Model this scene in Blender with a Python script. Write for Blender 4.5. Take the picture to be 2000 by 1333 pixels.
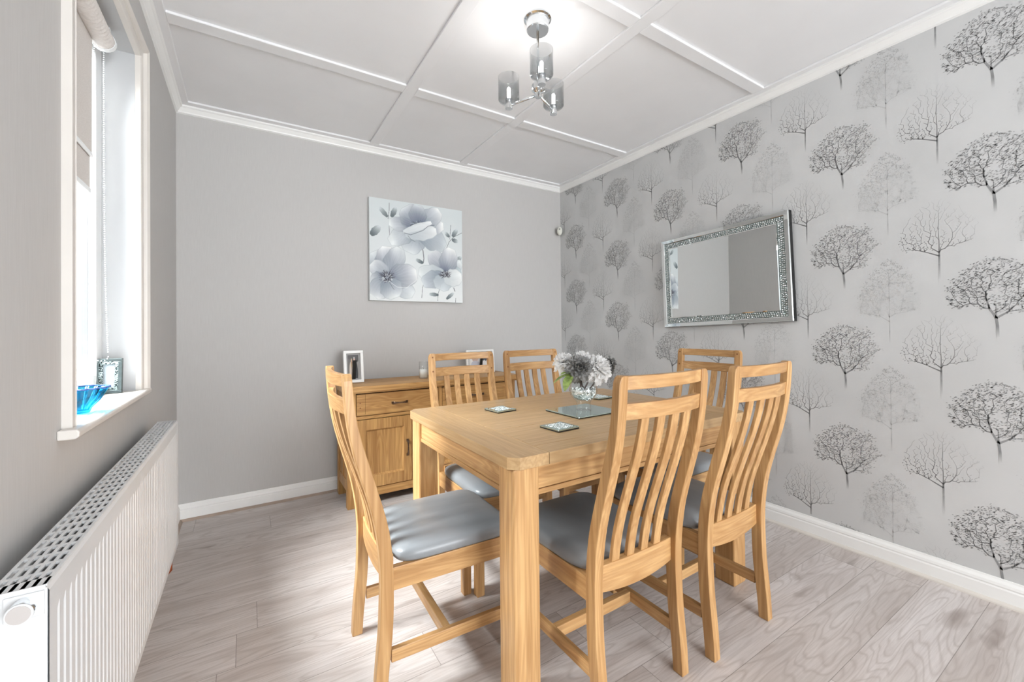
import bpy, bmesh, math, random
import numpy as np
from mathutils import Vector, Matrix, Euler

for o in list(bpy.data.objects): bpy.data.objects.remove(o)
scene = bpy.context.scene
COL = scene.collection
PI = math.pi
random.seed(7)

# ------------------------------------------------------------------ camera
YAW, PIT, ROL = 0.56218292, 0.00852698, -0.00963005
FPX = 821.2335
F = Vector((math.sin(YAW)*math.cos(PIT), math.cos(YAW)*math.cos(PIT), math.sin(PIT)))
R0 = Vector((math.cos(YAW), -math.sin(YAW), 0)); U0 = R0.cross(F)
R1 = R0*math.cos(ROL) + U0*math.sin(ROL); U1 = -R0*math.sin(ROL) + U0*math.cos(ROL)
cam_d = bpy.data.cameras.new('camera'); cam = bpy.data.objects.new('camera', cam_d); COL.objects.link(cam)
M = Matrix((R1, U1, -F)).transposed().to_4x4(); M.translation = Vector((0, 0, 1.12)); cam.matrix_world = M
cam_d.sensor_width = 36; cam_d.lens = FPX/2000*36; cam_d.shift_y = -(666.5-636.5)/2000
cam_d.clip_start = 0.02
scene.camera = cam

# ------------------------------------------------------------------ world, daylight, exposure
scene.view_settings.view_transform = 'Standard'; scene.view_settings.look = 'None'
scene.view_settings.gamma = 1; scene.view_settings.use_curve_mapping = False
scene.view_settings.exposure = 0.44
w = bpy.data.worlds.new('daylight_sky'); scene.world = w; w.use_nodes = True
w.node_tree.nodes['Background'].inputs[0].default_value = (0.93, 0.97, 1.0, 1)
w.node_tree.nodes['Background'].inputs[1].default_value = 1.0

def light(name, kind, loc, power, color=(1, 1, 1), target=None, size=None, sy=None, radius=None, angle=None):
    d = bpy.data.lights.new(name, kind); d.energy = power; d.color = color
    if kind == 'AREA':
        d.shape = 'RECTANGLE'; d.size = size; d.size_y = sy or size
    if radius is not None: d.shadow_soft_size = radius
    if angle is not None: d.angle = angle
    o = bpy.data.objects.new(name, d); COL.objects.link(o); o.location = loc
    if target is not None:
        o.rotation_euler = (Vector(target)-Vector(loc)).to_track_quat('-Z', 'Y').to_euler()
    return o
# the sun that reaches the sill and the far reveal of the narrow window
light('sun', 'SUN', (-3, -2, 6), 0.5, (1, .97, .92), target=(-3+.13, -2+.62, 6-.80), angle=math.radians(3))
# daylight outside the narrow window, and outside the two openings in the wall behind the camera
light('daylight_narrow_window', 'AREA', (-2.2, 1.55, 3.1), 1080, (.95, .98, 1.0), target=(0.3, 1.85, 0.6), size=2.4, sy=1.8)
light('daylight_patio_door', 'AREA', (1.35, -3.72, 1.25), 160, (.93, .97, 1.0), target=(1.2, 2.0, 1.2), size=2.1, sy=2.1)

# ------------------------------------------------------------------ room numbers
XL, XR, YB, YF, ZC = -0.355, 2.561, 3.173, -3.40, 2.488

# ------------------------------------------------------------------ material helpers
def srgb(r, g, b):
    def f(c):
        c /= 255.
        return c/12.92 if c <= .04045 else ((c+.055)/1.055)**2.4
    return (f(r), f(g), f(b), 1)
class NT:
    def __init__(s, name):
        s.m = bpy.data.materials.new(name); s.m.use_nodes = True; s.t = s.m.node_tree; s.n = s.t.nodes
        s.b = s.n['Principled BSDF']; s.out = s.n['Material Output']
    def new(s, t, **k):
        n = s.n.new(t)
        for a, v in k.items():
            if hasattr(n, a) and a not in ('Scale',): setattr(n, a, v)
            else: n.inputs[a].default_value = v
        return n
    def link(s, a, b): s.t.links.new(a, b)
    def coords(s, scale=(1, 1, 1), loc=(0, 0, 0), rnd=True):
        tc = s.n.new('ShaderNodeTexCoord'); mp = s.n.new('ShaderNodeMapping')
        mp.inputs['Scale'].default_value = scale; mp.inputs['Location'].default_value = loc
        if rnd:
            oi = s.n.new('ShaderNodeObjectInfo'); mu = s.n.new('ShaderNodeMath'); mu.operation = 'MULTIPLY'; mu.inputs[1].default_value = 17.3
            s.link(oi.outputs['Random'], mu.inputs[0])
            ad = s.n.new('ShaderNodeVectorMath'); ad.operation = 'ADD'
            s.link(tc.outputs['Object'], ad.inputs[0]); s.link(mu.outputs[0], ad.inputs[1]); s.link(ad.outputs[0], mp.inputs[0])
        else: s.link(tc.outputs['Object'], mp.inputs[0])
        return mp.outputs[0]
    def noise(s, vec, scale, detail=4, rough=.5, dist=0):
        n = s.n.new('ShaderNodeTexNoise'); n.inputs['Scale'].default_value = scale; n.inputs['Detail'].default_value = detail
        n.inputs['Roughness'].default_value = rough; n.inputs['Distortion'].default_value = dist
        if vec is not None: s.link(vec, n.inputs['Vector'])
        return n.outputs['Fac']
    def ramp(s, fac, stops):
        r = s.n.new('ShaderNodeValToRGB'); e = r.color_ramp.elements
        while len(e) < len(stops): e.new(.5)
        for i, (p, c) in enumerate(stops): e[i].position = p; e[i].color = c
        s.link(fac, r.inputs[0]); return r.outputs[0]
    def mix(s, fac, a, b, mode='MIX'):
        m = s.n.new('ShaderNodeMix'); m.data_type = 'RGBA'; m.blend_type = mode
        for i, v in ((0, fac), (6, a), (7, b)):
            if hasattr(v, 'is_output') or isinstance(v, bpy.types.NodeSocket): s.link(v, m.inputs[i])
            else: m.inputs[i].default_value = v
        return m.outputs[2]
    def math(s, op, a, b=None, c=None):
        m = s.n.new('ShaderNodeMath'); m.operation = op
        for i, v in enumerate((a, b, c)):
            if v is None: continue
            if isinstance(v, bpy.types.NodeSocket): s.link(v, m.inputs[i])
            else: m.inputs[i].default_value = v
        return m.outputs[0]
    def bump(s, h, strength=.2, dist=.002):
        b = s.n.new('ShaderNodeBump'); b.inputs['Strength'].default_value = strength; b.inputs['Distance'].default_value = dist
        s.link(h, b.inputs['Height']); s.link(b.outputs[0], s.b.inputs['Normal'])
    def setc(s, c, rough=.5, metal=0, spec=.5):
        if isinstance(c, bpy.types.NodeSocket): s.link(c, s.b.inputs['Base Color'])
        else: s.b.inputs['Base Color'].default_value = c
        s.b.inputs['Roughness'].default_value = rough; s.b.inputs['Metallic'].default_value = metal
        s.b.inputs['Specular IOR Level'].default_value = spec
def plain(name, c, rough=.5, metal=0, spec=.5, vary=.04, scale=30):
    t = NT(name); v = t.noise(t.coords(), scale, 3)
    d = tuple(max(0, x*(1-vary*2)) for x in c[:3])+(1,); e = tuple(min(1, x*(1+vary)) for x in c[:3])+(1,)
    t.setc(t.ramp(v, [(.3, d), (.7, e)]), rough, metal, spec); return t.m

def oak(name, axis, light_c=(210, 169, 118), dark_c=(166, 118, 68), rough=.38):
    t = NT(name); sc = [9, 9, 9]; sc[axis] = .9
    v = t.coords(tuple(sc))
    fine = [70, 70, 70]; fine[axis] = 2.0
    v2 = t.coords(tuple(fine))
    n1 = t.noise(v, 1.5, 2, .45, .55)
    w_ = t.math('FRACT', t.math('MULTIPLY', n1, 11.0))
    tri = t.math('ABSOLUTE', t.math('SUBTRACT', w_, .5))
    rings = t.ramp(tri, [(0.0, (0, 0, 0, 1)), (.5, (1, 1, 1, 1))])
    n2 = t.noise(v2, 1.0, 4, .6)
    n3 = t.noise(v, .6, 2)
    c1 = t.mix(rings, srgb(*dark_c), srgb(*light_c))
    mid = tuple((a+b)/2 for a, b in zip(light_c, dark_c))
    c = t.mix(.55, c1, t.ramp(n3, [(.3, srgb(*[x*.93 for x in mid])), (.7, srgb(*[min(255, x*1.07) for x in light_c]))]))
    c = t.mix(t.ramp(n2, [(.35, (.55, .55, .55, 1)), (.6, (0, 0, 0, 1))]), c, srgb(*[x*.92 for x in dark_c]))
    t.setc(c, rough, 0, .4); t.bump(n2, .12, .0006); return t.m
OX, OY, OZ = oak('oak_grain_x', 0), oak('oak_grain_y', 1), oak('oak_grain_z', 2)
SX, SY, SZ = (oak('sideboard_oak_%s' % 'xyz'[i], i, (210, 166, 106), (160, 110, 58), .42) for i in range(3))
TX, TY = oak('tabletop_oak_x', 0, (200, 168, 126), (174, 138, 94), .33), oak('tabletop_oak_y', 1, (200, 168, 126), (174, 138, 94), .33)

def wallpaper_plain():
    t = NT('grey_textured_wallpaper'); v = t.coords((1, 1, .05), rnd=False)
    n = t.noise(v, 260, 3, .6); n2 = t.noise(t.coords(rnd=False), 2.0, 2)
    c = t.ramp(n, [(.3, srgb(195, 193, 191)), (.7, srgb(200, 198, 196))])
    t.setc(c, .62, 0, .3); t.bump(n, .09, .0008); return t.m
M_WALL = wallpaper_plain()
M_WHITE = plain('white_gloss_paint', srgb(246, 246, 244), .35, vary=.01, scale=6)
M_CEIL = plain('white_ceiling_paint', srgb(243, 243, 244), .6, spec=.3, vary=.01, scale=4)
M_RAD = plain('white_enamel', srgb(226, 227, 228), .3, vary=.005, scale=5)
M_PVC = plain('white_pvc', srgb(240, 242, 243), .3, vary=.005)
M_CHROME = plain('chrome', srgb(225, 228, 230), .08, 1, vary=.01)
M_BRONZE = plain('aged_bronze', srgb(120, 100, 85), .32, 1, vary=.15, scale=90)
M_BLACK = plain('black_board', srgb(18, 18, 18), .6)
M_DARK = plain('dark_gap', srgb(40, 28, 18), .8)
M_MIRROR = plain('mirror_silver', srgb(235, 238, 238), .01, 1, vary=.0)
M_SILVER = plain('silver_frame', srgb(170, 175, 176), .25, 1, vary=.05)
M_PEG = plain('walnut_peg', srgb(130, 82, 42), .5)
M_COPPER = plain('copper_pipe', srgb(190, 105, 70), .3, 1)
M_GREYCAP = plain('grey_plastic', srgb(196, 190, 187), .4, vary=.01)
M_WAX = plain('white_wax', srgb(245, 244, 240), .5, vary=.01)
M_GREEN = plain('green_leaf', srgb(150, 172, 98), .5, vary=.25, scale=50)
def translucent(m, amount):
    t = m.node_tree; b = t.nodes['Principled BSDF']; tr = t.nodes.new('ShaderNodeBsdfTranslucent'); mx = t.nodes.new('ShaderNodeMixShader')
    src = b.inputs['Base Color'].links[0].from_socket; t.links.new(src, tr.inputs[0]); mx.inputs[0].default_value = amount
    t.links.new(b.outputs[0], mx.inputs[1]); t.links.new(tr.outputs[0], mx.inputs[2]); t.links.new(mx.outputs[0], t.nodes['Material Output'].inputs[0])
M_STEM = plain('brown_stem', srgb(86, 66, 58), .6, vary=.15)
M_PETALW = plain('white_petal', srgb(253, 252, 251), .7, vary=.02, scale=60)
M_PETALG = plain('grey_petal', srgb(160, 159, 157), .6, vary=.12, scale=80)
translucent(M_PETALW, .4); translucent(M_PETALG, .25); translucent(M_GREEN, .3);
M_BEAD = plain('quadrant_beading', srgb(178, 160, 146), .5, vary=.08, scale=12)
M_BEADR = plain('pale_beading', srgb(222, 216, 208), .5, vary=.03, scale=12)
M_PLASTIC = plain('cream_plastic', srgb(226, 226, 216), .4, vary=.01)

def leather():
    t = NT('grey_faux_leather'); v = t.coords((1, 1, 1))
    n = t.noise(v, 220, 3); w_ = t.noise(t.coords((9, 3, 3)), 1.2, 2, .5, .6)
    t.setc(t.ramp(w_, [(.3, srgb(132, 136, 139)), (.7, srgb(144, 147, 150))]), .33, 0, .55)
    h = t.math('ADD', t.math('MULTIPLY', n, .08), w_); t.bump(h, .35, .006); return t.m
M_LEATHER = leather()

def glassy(name, tint, rough=.02, refl=1.0, ior=1.45):
    t = NT(name); t.n.remove(t.b)
    tr = t.n.new('ShaderNodeBsdfTransparent'); tr.inputs[0].default_value = tint
    gl = t.n.new('ShaderNodeBsdfGlossy'); gl.inputs['Roughness'].default_value = rough
    nz = t.noise(t.coords(), 12, 2)
    lw = t.n.new('ShaderNodeLayerWeight'); lw.inputs[0].default_value = .5
    f0 = ((ior-1)/(ior+1))**2
    fr = t.math('ADD', t.math('MULTIPLY', t.math('POWER', lw.outputs['Facing'], 3.5), .75), f0)
    mx = t.n.new('ShaderNodeMixShader')
    f = t.math('MINIMUM', t.math('MULTIPLY', fr, t.math('ADD', t.math('MULTIPLY', nz, .02), refl)), .95)
    t.link(f, mx.inputs[0]); t.link(tr.outputs[0], mx.inputs[1]); t.link(gl.outputs[0], mx.inputs[2]); t.link(mx.outputs[0], t.out.inputs[0])
    return t.m
M_PANE = glassy('window_glass', (.97, .98, .98, 1), .0)
M_SMOKE = glassy('smoked_glass', (.82, .83, .835, 1), .03, .8)
M_CLEAR = glassy('clear_vase_glass', (.98, .99, .99, 1), .02, 1.2)
M_CRYSTAL = glassy('cut_crystal', (.75, .82, .82, 1), .02, 2.6, 1.9)
def realglass(name, c, rough=0.02):
    t = NT(name); v = t.noise(t.coords(), 8, 2)
    t.setc(t.ramp(v, [(.3, c), (.7, tuple(min(1, x*1.05) for x in c[:3])+(1,))]), rough); t.b.inputs['Transmission Weight'].default_value = 1; t.b.inputs['IOR'].default_value = 1.45
    return t.m
M_BLUE = glassy('turquoise_glass', srgb(120, 215, 236), .04, .9)
def gems():
    t = NT('crystal_gems'); v = t.coords((1, 1, 1))
    vo = t.n.new('ShaderNodeTexVoronoi'); vo.inputs['Scale'].default_value = 160; t.link(v, vo.inputs[0])
    c = t.ramp(vo.outputs['Color'], [(.2, srgb(165, 176, 175)), (.45, srgb(225, 232, 231)), (.8, srgb(252, 253, 253))])
    t.setc(c, .16, .45, .9); return t.m
M_GEM = gems()
def emit(name, c, s):
    t = NT(name); t.n.remove(t.b); e = t.n.new('ShaderNodeEmission'); v = t.noise(t.coords(), 10, 1)
    t.link(t.ramp(v, [(0, c), (1, c)]), e.inputs[0]); e.inputs[1].default_value = s; t.link(e.outputs[0], t.out.inputs[0]); return t.m
M_BULB = emit('lit_bulb', (1, .98, .95, 1), 30)
def fabric():
    t = NT('blind_fabric'); v = t.noise(t.coords((1, 60, 200)), 3, 2)
    t.setc(t.ramp(v, [(.3, srgb(218, 212, 207)), (.7, srgb(230, 225, 221))]), .9, 0, .1)
    return t.m
M_BLIND = fabric()

def floor_mat():
    t = NT('grey_oak_laminate'); tc = t.n.new('ShaderNodeTexCoord'); sp = t.n.new('ShaderNodeSeparateXYZ'); t.link(tc.outputs['Object'], sp.inputs[0])
    x, y = sp.outputs[0], sp.outputs[1]
    W, L = .1815, 1.285
    yy = t.math('DIVIDE', t.math('SUBTRACT', y, .421-W*20), W); row = t.math('FLOOR', yy); fy = t.math('FRACT', yy)
    wn = t.n.new('ShaderNodeTexWhiteNoise'); wn.noise_dimensions = '1D'; t.link(row, wn.inputs['W'])
    xx = t.math('ADD', t.math('DIVIDE', t.math('ADD', x, 10.), L), wn.outputs['Value']); colm = t.math('FLOOR', xx); fx = t.math('FRACT', xx)
    cb = t.n.new('ShaderNodeCombineXYZ'); t.link(row, cb.inputs[0]); t.link(colm, cb.inputs[1])
    wn2 = t.n.new('ShaderNodeTexWhiteNoise'); wn2.noise_dimensions = '2D'; t.link(cb.outputs[0], wn2.inputs['Vector'])
    off = t.math('MULTIPLY', wn2.outputs['Value'], 23.0)
    def vec(sx, sy):
        c = t.n.new('ShaderNodeCombineXYZ'); t.link(t.math('MULTIPLY', x, sx), c.inputs[0]); t.link(t.math('MULTIPLY', y, sy), c.inputs[1]); t.link(off, c.inputs[2]); return c.outputs[0]
    g = t.noise(vec(.9, 6.5), 1.3, 2, .45, .5)
    rings = t.math('ABSOLUTE', t.math('SUBTRACT', t.math('FRACT', t.math('MULTIPLY', g, 17)), .5))
    fine = t.noise(vec(6, 130), 1.0, 4, .65)
    knots = t.noise(vec(3.2, 9), 1.0, 2, .5, .4)
    base = t.ramp(g, [(.25, srgb(196, 186, 180)), (.55, srgb(217, 210, 206)), (.8, srgb(226, 220, 217))])
    c = t.mix(t.ramp(rings, [(0, (.40, .40, .40, 1)), (.24, (0, 0, 0, 1))]), base, srgb(166, 153, 145))
    c = t.mix(t.ramp(fine, [(.35, (.35, .35, .35, 1)), (.62, (0, 0, 0, 1))]), c, srgb(168, 157, 150))
    c = t.mix(t.ramp(knots, [(.66, (0, 0, 0, 1)), (.78, (.7, .7, .7, 1))]), c, srgb(140, 125, 116))
    tone = t.ramp(wn2.outputs['Value'], [(0, (.93, .92, .915, 1)), (1, (1.02, 1.02, 1.03, 1))])
    c = t.mix(1.0, c, tone, 'MULTIPLY')
    ey = t.math('MULTIPLY', t.math('MINIMUM', fy, t.math('SUBTRACT', 1, fy)), W); ex = t.math('MULTIPLY', t.math('MINIMUM', fx, t.math('SUBTRACT', 1, fx)), L)
    e = t.math('MINIMUM', ex, ey); gap = t.math('LESS_THAN', e, .0011)
    c = t.mix(t.math('MULTIPLY', gap, .55), c, srgb(90, 78, 70))
    t.setc(c, .42, 0, .45); t.bump(t.math('SUBTRACT', t.math('MULTIPLY', fine, .3), gap), .15, .001); return t.m
M_FLOOR = floor_mat()

def attr_mat(name, rough=.6, spec=.3):
    t = NT(name); a = t.n.new('ShaderNodeAttribute'); a.attribute_name = 'paint'
    n = t.noise(t.coords(), 400, 2); c = t.mix(t.math('MULTIPLY', n, .08), a.outputs['Color'], (.8, .8, .8, 1), 'MULTIPLY')
    t.setc(c, rough, 0, spec); return t.m
M_PAINT = attr_mat('painted_canvas'); M_PHOTO = attr_mat('photo_print', .3, .5)
def tree_paper():
    t = NT('tree_wallpaper'); a = t.n.new('ShaderNodeAttribute'); a.attribute_name = 'ink'
    n = t.noise(t.coords(rnd=False), 3.0, 3); f = t.noise(t.coords((1, 160, 1400), rnd=False), .5, 2)
    paper = t.ramp(n, [(.3, srgb(208, 209, 209)), (.7, srgb(216, 217, 217))])
    paper = t.mix(t.math('MULTIPLY', f, .06), paper, srgb(160, 160, 160))
    c = t.mix(a.outputs['Fac'], paper, srgb(86, 88, 90))
    t.setc(c, .45, .12, .5); t.bump(f, .1, .0004); return t.m
M_TREES = tree_paper()

# ------------------------------------------------------------------ object helpers
def link_mesh(name, bm, mats, parent=None, smooth=False, bevel=0, seg=2):
    me = bpy.data.meshes.new(name)
    if bm is not None: bm.normal_update(); bm.to_mesh(me); bm.free()
    if not isinstance(mats, (list, tuple)): mats = [mats]
    for m in mats: me.materials.append(m)
    if smooth:
        for p in me.polygons: p.use_smooth = True
    o = bpy.data.objects.new(name, me); COL.objects.link(o)
    if parent: o.parent = parent
    if bevel:
        md = o.modifiers.new('soft_edges', 'BEVEL'); md.width = bevel; md.segments = seg; md.limit_method = 'ANGLE'; md.angle_limit = math.radians(40)
    return o
def thing(name, label, cat, loc=(0, 0, 0), rz=0, group=None):
    o = bpy.data.objects.new(name, None); COL.objects.link(o); o.empty_display_size = .05
    o.location = loc; o.rotation_euler = (0, 0, rz); o['label'] = label; o['category'] = cat
    if group: o['group'] = group
    return o
def tag(o, label, cat, group=None):
    o['label'] = label; o['category'] = cat
    if group: o['group'] = group
    return o
def struct(name, bm, m, parent=None, **k):
    o = link_mesh(name, bm, m, parent, **k)
    if not parent: o['kind'] = 'structure'
    return o
def box(bm, x0, x1, y0, y1, z0, z1, mat=0):
    v = [bm.verts.new(p) for p in ((x0, y0, z0), (x1, y0, z0), (x1, y1, z0), (x0, y1, z0), (x0, y0, z1), (x1, y0, z1), (x1, y1, z1), (x0, y1, z1))]
    for f in ((0, 3, 2, 1), (4, 5, 6, 7), (0, 1, 5, 4), (1, 2, 6, 5), (2, 3, 7, 6), (3, 0, 4, 7)):
        fc = bm.faces.new([v[i] for i in f]); fc.material_index = mat
    return bm
def boxes(*bs):
    bm = bmesh.new()
    for b in bs: box(bm, *b)
    return bm
def loft(bm, rings, cap=True, closed=True, mat=0):
    vs = [[bm.verts.new(p) for p in r] for r in rings]; n = len(vs[0])
    for a, b in zip(vs, vs[1:]):
        for i in range(n if closed else n-1):
            j = (i+1) % n; f = bm.faces.new((a[i], a[j], b[j], b[i])); f.material_index = mat
    if cap:
        bm.faces.new(list(reversed(vs[0]))).material_index = mat; bm.faces.new(vs[-1]).material_index = mat
    return vs
def lathe(bm, prof, n=32, c=(0, 0, 0), cap=False, fn=None):
    rings = []
    for r, z in prof:
        rings.append([(c[0]+(r*(fn(2*PI*i/n, z) if fn else 1))*math.cos(2*PI*i/n), c[1]+(r*(fn(2*PI*i/n, z) if fn else 1))*math.sin(2*PI*i/n), c[2]+z) for i in range(n)])
    loft(bm, rings, cap=cap); return bm
def tube(bm, pts, r, n=8, cap=True):
    pts = [Vector(p) for p in pts]; rings = []; prev = None
    rr = r if isinstance(r, (list, tuple)) else [r]*len(pts)
    for i, p in enumerate(pts):
        d = (pts[min(i+1, len(pts)-1)]-pts[max(i-1, 0)]).normalized()
        if prev is None: a = d.orthogonal().normalized()
        else:
            a = prev-d*prev.dot(d); a = a.normalized() if a.length > 1e-6 else d.orthogonal().normalized()
        prev = a; b = d.cross(a)
        rings.append([p+(a*math.cos(2*PI*k/n)+b*math.sin(2*PI*k/n))*rr[i] for k in range(n)])
    loft(bm, rings, cap); return bm
def fixn(bm): bmesh.ops.recalc_face_normals(bm, faces=bm.faces[:]); return bm
def extrude_profile(prof, axis_pts):
    """prof: list of (a,b) offsets; axis_pts: list of functions -> ring of 3D points"""
    bm = bmesh.new(); loft(bm, [[fn(a, b) for a, b in prof] for fn in axis_pts]); return fixn(bm)

# ------------------------------------------------------------------ the room
struct('floor', boxes((XL-.2, XR+.2, YF-.1, YB+.2, -.1, 0)), M_FLOOR)
struct('ceiling', boxes((XL-.2, XR+.2, YF-.1, YB+.2, ZC, ZC+.1)), M_CEIL)
struct('wall_back', boxes((XL-.2, XR+.2, YB, YB+.15, 0, ZC)), M_WALL)
# left wall with the narrow window opening
WY0, WY1, WZ0, WZ1 = 1.377, 2.09, .905, 2.172
bm = bmesh.new()
for b in ((XL-.2, XL, YF, WY0, 0, ZC), (XL-.2, XL, WY1, YB, 0, ZC), (XL-.2, XL, WY0, WY1, 0, WZ0-.02), (XL-.2, XL, WY0, WY1, WZ1, ZC)): box(bm, *b)
struct('wall_left', bm, M_WALL)
# wall behind the camera: patio door opening
bm = bmesh.new()
for b in ((XL-.2, .25, YF-.15, YF, 0, ZC), (2.4, XR+.2, YF-.15, YF, 0, ZC), (.25, 2.4, YF-.15, YF, 2.2, ZC)): box(bm, *b)
struct('wall_front', bm, M_WALL)

# tree wallpaper ---------------------------------------------------
def grow(rng, fork, crown, n, seg_bias=.35, lobes=None):
    """points in a crown joined to the nearest branch already grown; local (s, h) coordinates"""
    xs = [p[0] for p in crown]; ys = [p[1] for p in crown]; pts = []
    def inside(x, y):
        c = False; j = len(crown)-1
        for i in range(len(crown)):
            (xi, yi), (xj, yj) = crown[i], crown[j]
            if (yi > y) != (yj > y) and x < (xj-xi)*(y-yi)/(yj-yi)+xi: c = not c
            j = i
        return c
    while len(pts) < n:
        p = (rng.uniform(min(xs), max(xs)), rng.uniform(min(ys), max(ys)))
        if lobes and min((p[0]-q[0])**2+(p[1]-q[1])**2 for q in lobes) > .0014: continue
        if inside(*p) and all((p[0]-q[0])**2+(p[1]-q[1])**2 > .000045 for q in pts): pts.append(p)
    nodes = list(fork); par = [i-1 for i in range(len(fork))]
    f = fork[-1]; f0 = fork[1]
    pts.sort(key=lambda p: (p[0]-f0[0])**2+(p[1]-f0[1])**2)
    dist = [0]
    for i in range(1, len(nodes)): dist.append(dist[-1]+math.dist(nodes[i], nodes[i-1]))
    for p in pts:
        best, bi = 99, 0
        for i in range(2, len(nodes)):
            q = nodes[i]; d = math.dist(p, q)+1e-6; rise = (p[1]-q[1])/d; cost = d*(1+2.0*max(0, .62-rise))+seg_bias*dist[i]*.6
            if cost < best: best, bi = cost, i
        nodes.append(p); par.append(bi); dist.append(dist[bi]+math.dist(p, nodes[bi]))
    cnt = [1]*len(nodes)
    for i in range(len(nodes)-1, 0, -1): cnt[par[i]] += cnt[i]
    return nodes, par, cnt
def tree_geo(kind, seed):
    rng = random.Random(seed); polys = []
    if kind == 'D':
        trunk = [(0, 0), (-.001, .045), (-.004, .078), (-.022, .118), (-.030, .155), (-.031, .19)]
        crown = [(-.128, .118), (-.147, .165), (-.150, .205), (-.138, .235), (-.105, .262), (-.088, .290), (-.045, .312), (.0, .326), (.032, .315), (.06, .298), (.085, .308), (.108, .290), (.10, .262), (.122, .225), (.148, .205), (.118, .185), (.09, .165), (.10, .14), (.09, .112), (.045, .098), (.015, .105), (-.02, .10), (-.06, .118), (-.095, .105)]
        nodes, par, cnt = grow(rng, trunk, crown, 300, lobes=[(-.118, .215), (-.112, .160), (-.085, .250), (-.065, .205), (-.050, .155), (-.045, .285), (-.015, .235), (.0, .300), (.035, .265), (.045, .215), (.075, .185), (.105, .205), (.092, .285), (.02, .15), (.075, .135), (.03, .118)]); wmax, base, nl = .0082, .72, 4
        ink = lambda s, h: max(.20, min(.85, .66-1.6*s+.7*(h-.2)))
    elif kind == 'M':
        trunk = [(0, 0), (0, .07), (0, .105), (0, .12), (0, .14), (0, .17), (-.002, .22), (0, .29)]
        crown = [(-.115, .145), (-.14, .20), (-.12, .25), (-.09, .30), (-.05, .34), (0, .362), (.035, .345), (.07, .31), (.105, .26), (.125, .21), (.105, .165), (.06, .135), (.02, .13), (-.05, .128)]
        nodes, par, cnt = grow(rng, trunk, crown, 270, .2); wmax, base, nl = .0060, .6, 0
        ink = lambda s, h: max(.10, min(.75, .66-2.2*s-2.3*(h-.14)))
    else:
        trunk = [(0, 0), (0, .06), (0, .105), (0, .125), (0, .15), (0, .2), (0, .27), (0, .33)]
        crown = [(-.105, .14), (-.122, .20), (-.112, .25), (-.085, .30), (-.06, .345), (-.02, .385), (0, .398), (.03, .375), (.06, .345), (.09, .29), (.105, .22), (.10, .155), (.05, .135), (-.05, .13)]
        nodes, par, cnt = grow(rng, trunk, crown, 230, .15); wmax, base, nl = .0046, .30, 6
        ink = lambda s, h: max(.07, min(.50, .12+2.2*max(0, h-.24)-.9*s*(h > .2)))
    tot = cnt[0]
    for i in range(1, len(nodes)):
        a, b = nodes[par[i]], nodes[i]; d = math.dist(a, b)
        if d < 1e-6: continue
        wa = wmax*(cnt[par[i]]/tot)**.5*.5 if par[i] else wmax*.5; wb = wmax*(cnt[i]/tot)**.5*.5
        if i < len(trunk): wb = max(wb, wmax*(.5-.055*i)); wa = max(wa, wmax*(.5-.055*(i-1)))
        wa = max(wa, .0005); wb = max(wb, .0004)
        nx, ny = -(b[1]-a[1])/d, (b[0]-a[0])/d
        ia = ink(*a) if par[i] > 1 else base; ib = ink(*b) if i > 1 else base
        if cnt[i] < 6 and kind != 'M': ia *= .42; ib *= .42
        if i == 1: ia = 0.0
        if i == 2 and kind != 'D': ia = base*.8
        polys.append(([(a[0]-nx*wa, a[1]-ny*wa), (a[0]+nx*wa, a[1]+ny*wa), (b[0]+nx*wb, b[1]+ny*wb), (b[0]-nx*wb, b[1]-ny*wb)], [ia, ia, ib, ib]))
    def leaf(x, y, sz, k):
        an = rng.uniform(-.3, 1.0)+(PI if rng.random() < .3 else 0); c, s_ = math.cos(an), math.sin(an)
        l, w_ = sz, sz*.36
        polys.append(([(x-c*l, y-s_*l), (x+s_*w_, y-c*w_), (x+c*l, y+s_*l), (x-s_*w_, y+c*w_)], [k]*4))
    for i in range(len(trunk), len(nodes)):
        x, y = nodes[i]
        if kind == 'M':
            if y < .2 and x < .0 and rng.random() < .8:
                for _ in range(2): leaf(x+rng.gauss(0, .005), y+rng.gauss(0, .005), rng.uniform(.0022, .0040), ink(x, y)*1.1)
            elif y < .19 and rng.random() < .5: leaf(x, y, .003, ink(x, y))
            continue
        for _ in range(nl):
            lx, ly = x+rng.gauss(0, .0065), y+rng.gauss(0, .0060)
            k = ink(lx, ly)*rng.uniform(.55, 1.0)
            leaf(lx, ly, rng.uniform(.0030, .0050) if kind == 'D' else rng.uniform(.0020, .0036), min(1, k))
    return polys
verts, faces, ink = [], [], []
def wq(pts, inks):
    b = len(verts); verts.extend(pts); faces.append(tuple(range(b, b+len(pts)))); ink.extend(inks)
wq([(XR, YF, 0), (XR, YB, 0), (XR, YB, ZC), (XR, YF, ZC)], [0]*4)
wq([(XR+.15, YF, 0), (XR+.15, YF, ZC), (XR+.15, YB, ZC), (XR+.15, YB, 0)], [0]*4)
wq([(XR, YF, 0), (XR, YF, ZC), (XR+.15, YF, ZC), (XR+.15, YF, 0)], [0]*4)
for kind, y0, z0, sd in (('P', .728, 2.045, 5), ('M', .556, 2.329, 3), ('D', .390, 2.079, 11)):
    geo = tree_geo(kind, sd); off = {'P': .0003, 'M': .0004, 'D': .0005}[kind]
    for k in range(-9, 7):
        yc = y0+.5115*k; zc = (z0+.238*k) % .5055
        if yc < YF or yc > YB+.16: continue
        for j in range(-1, 6):
            zb = zc+.5055*j
            if zb > ZC or zb+.4 < .05: continue
            for pts, iv in geo:
                q = [(XR-off, yc-s, zb+h) for s, h in pts]
                if all(.05 < p[2] < 2.47 and YF < p[1] < YB for p in q): wq(q, iv)
me = bpy.data.meshes.new('wall_right'); me.from_pydata(verts, [], faces); me.materials.append(M_TREES)
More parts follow.
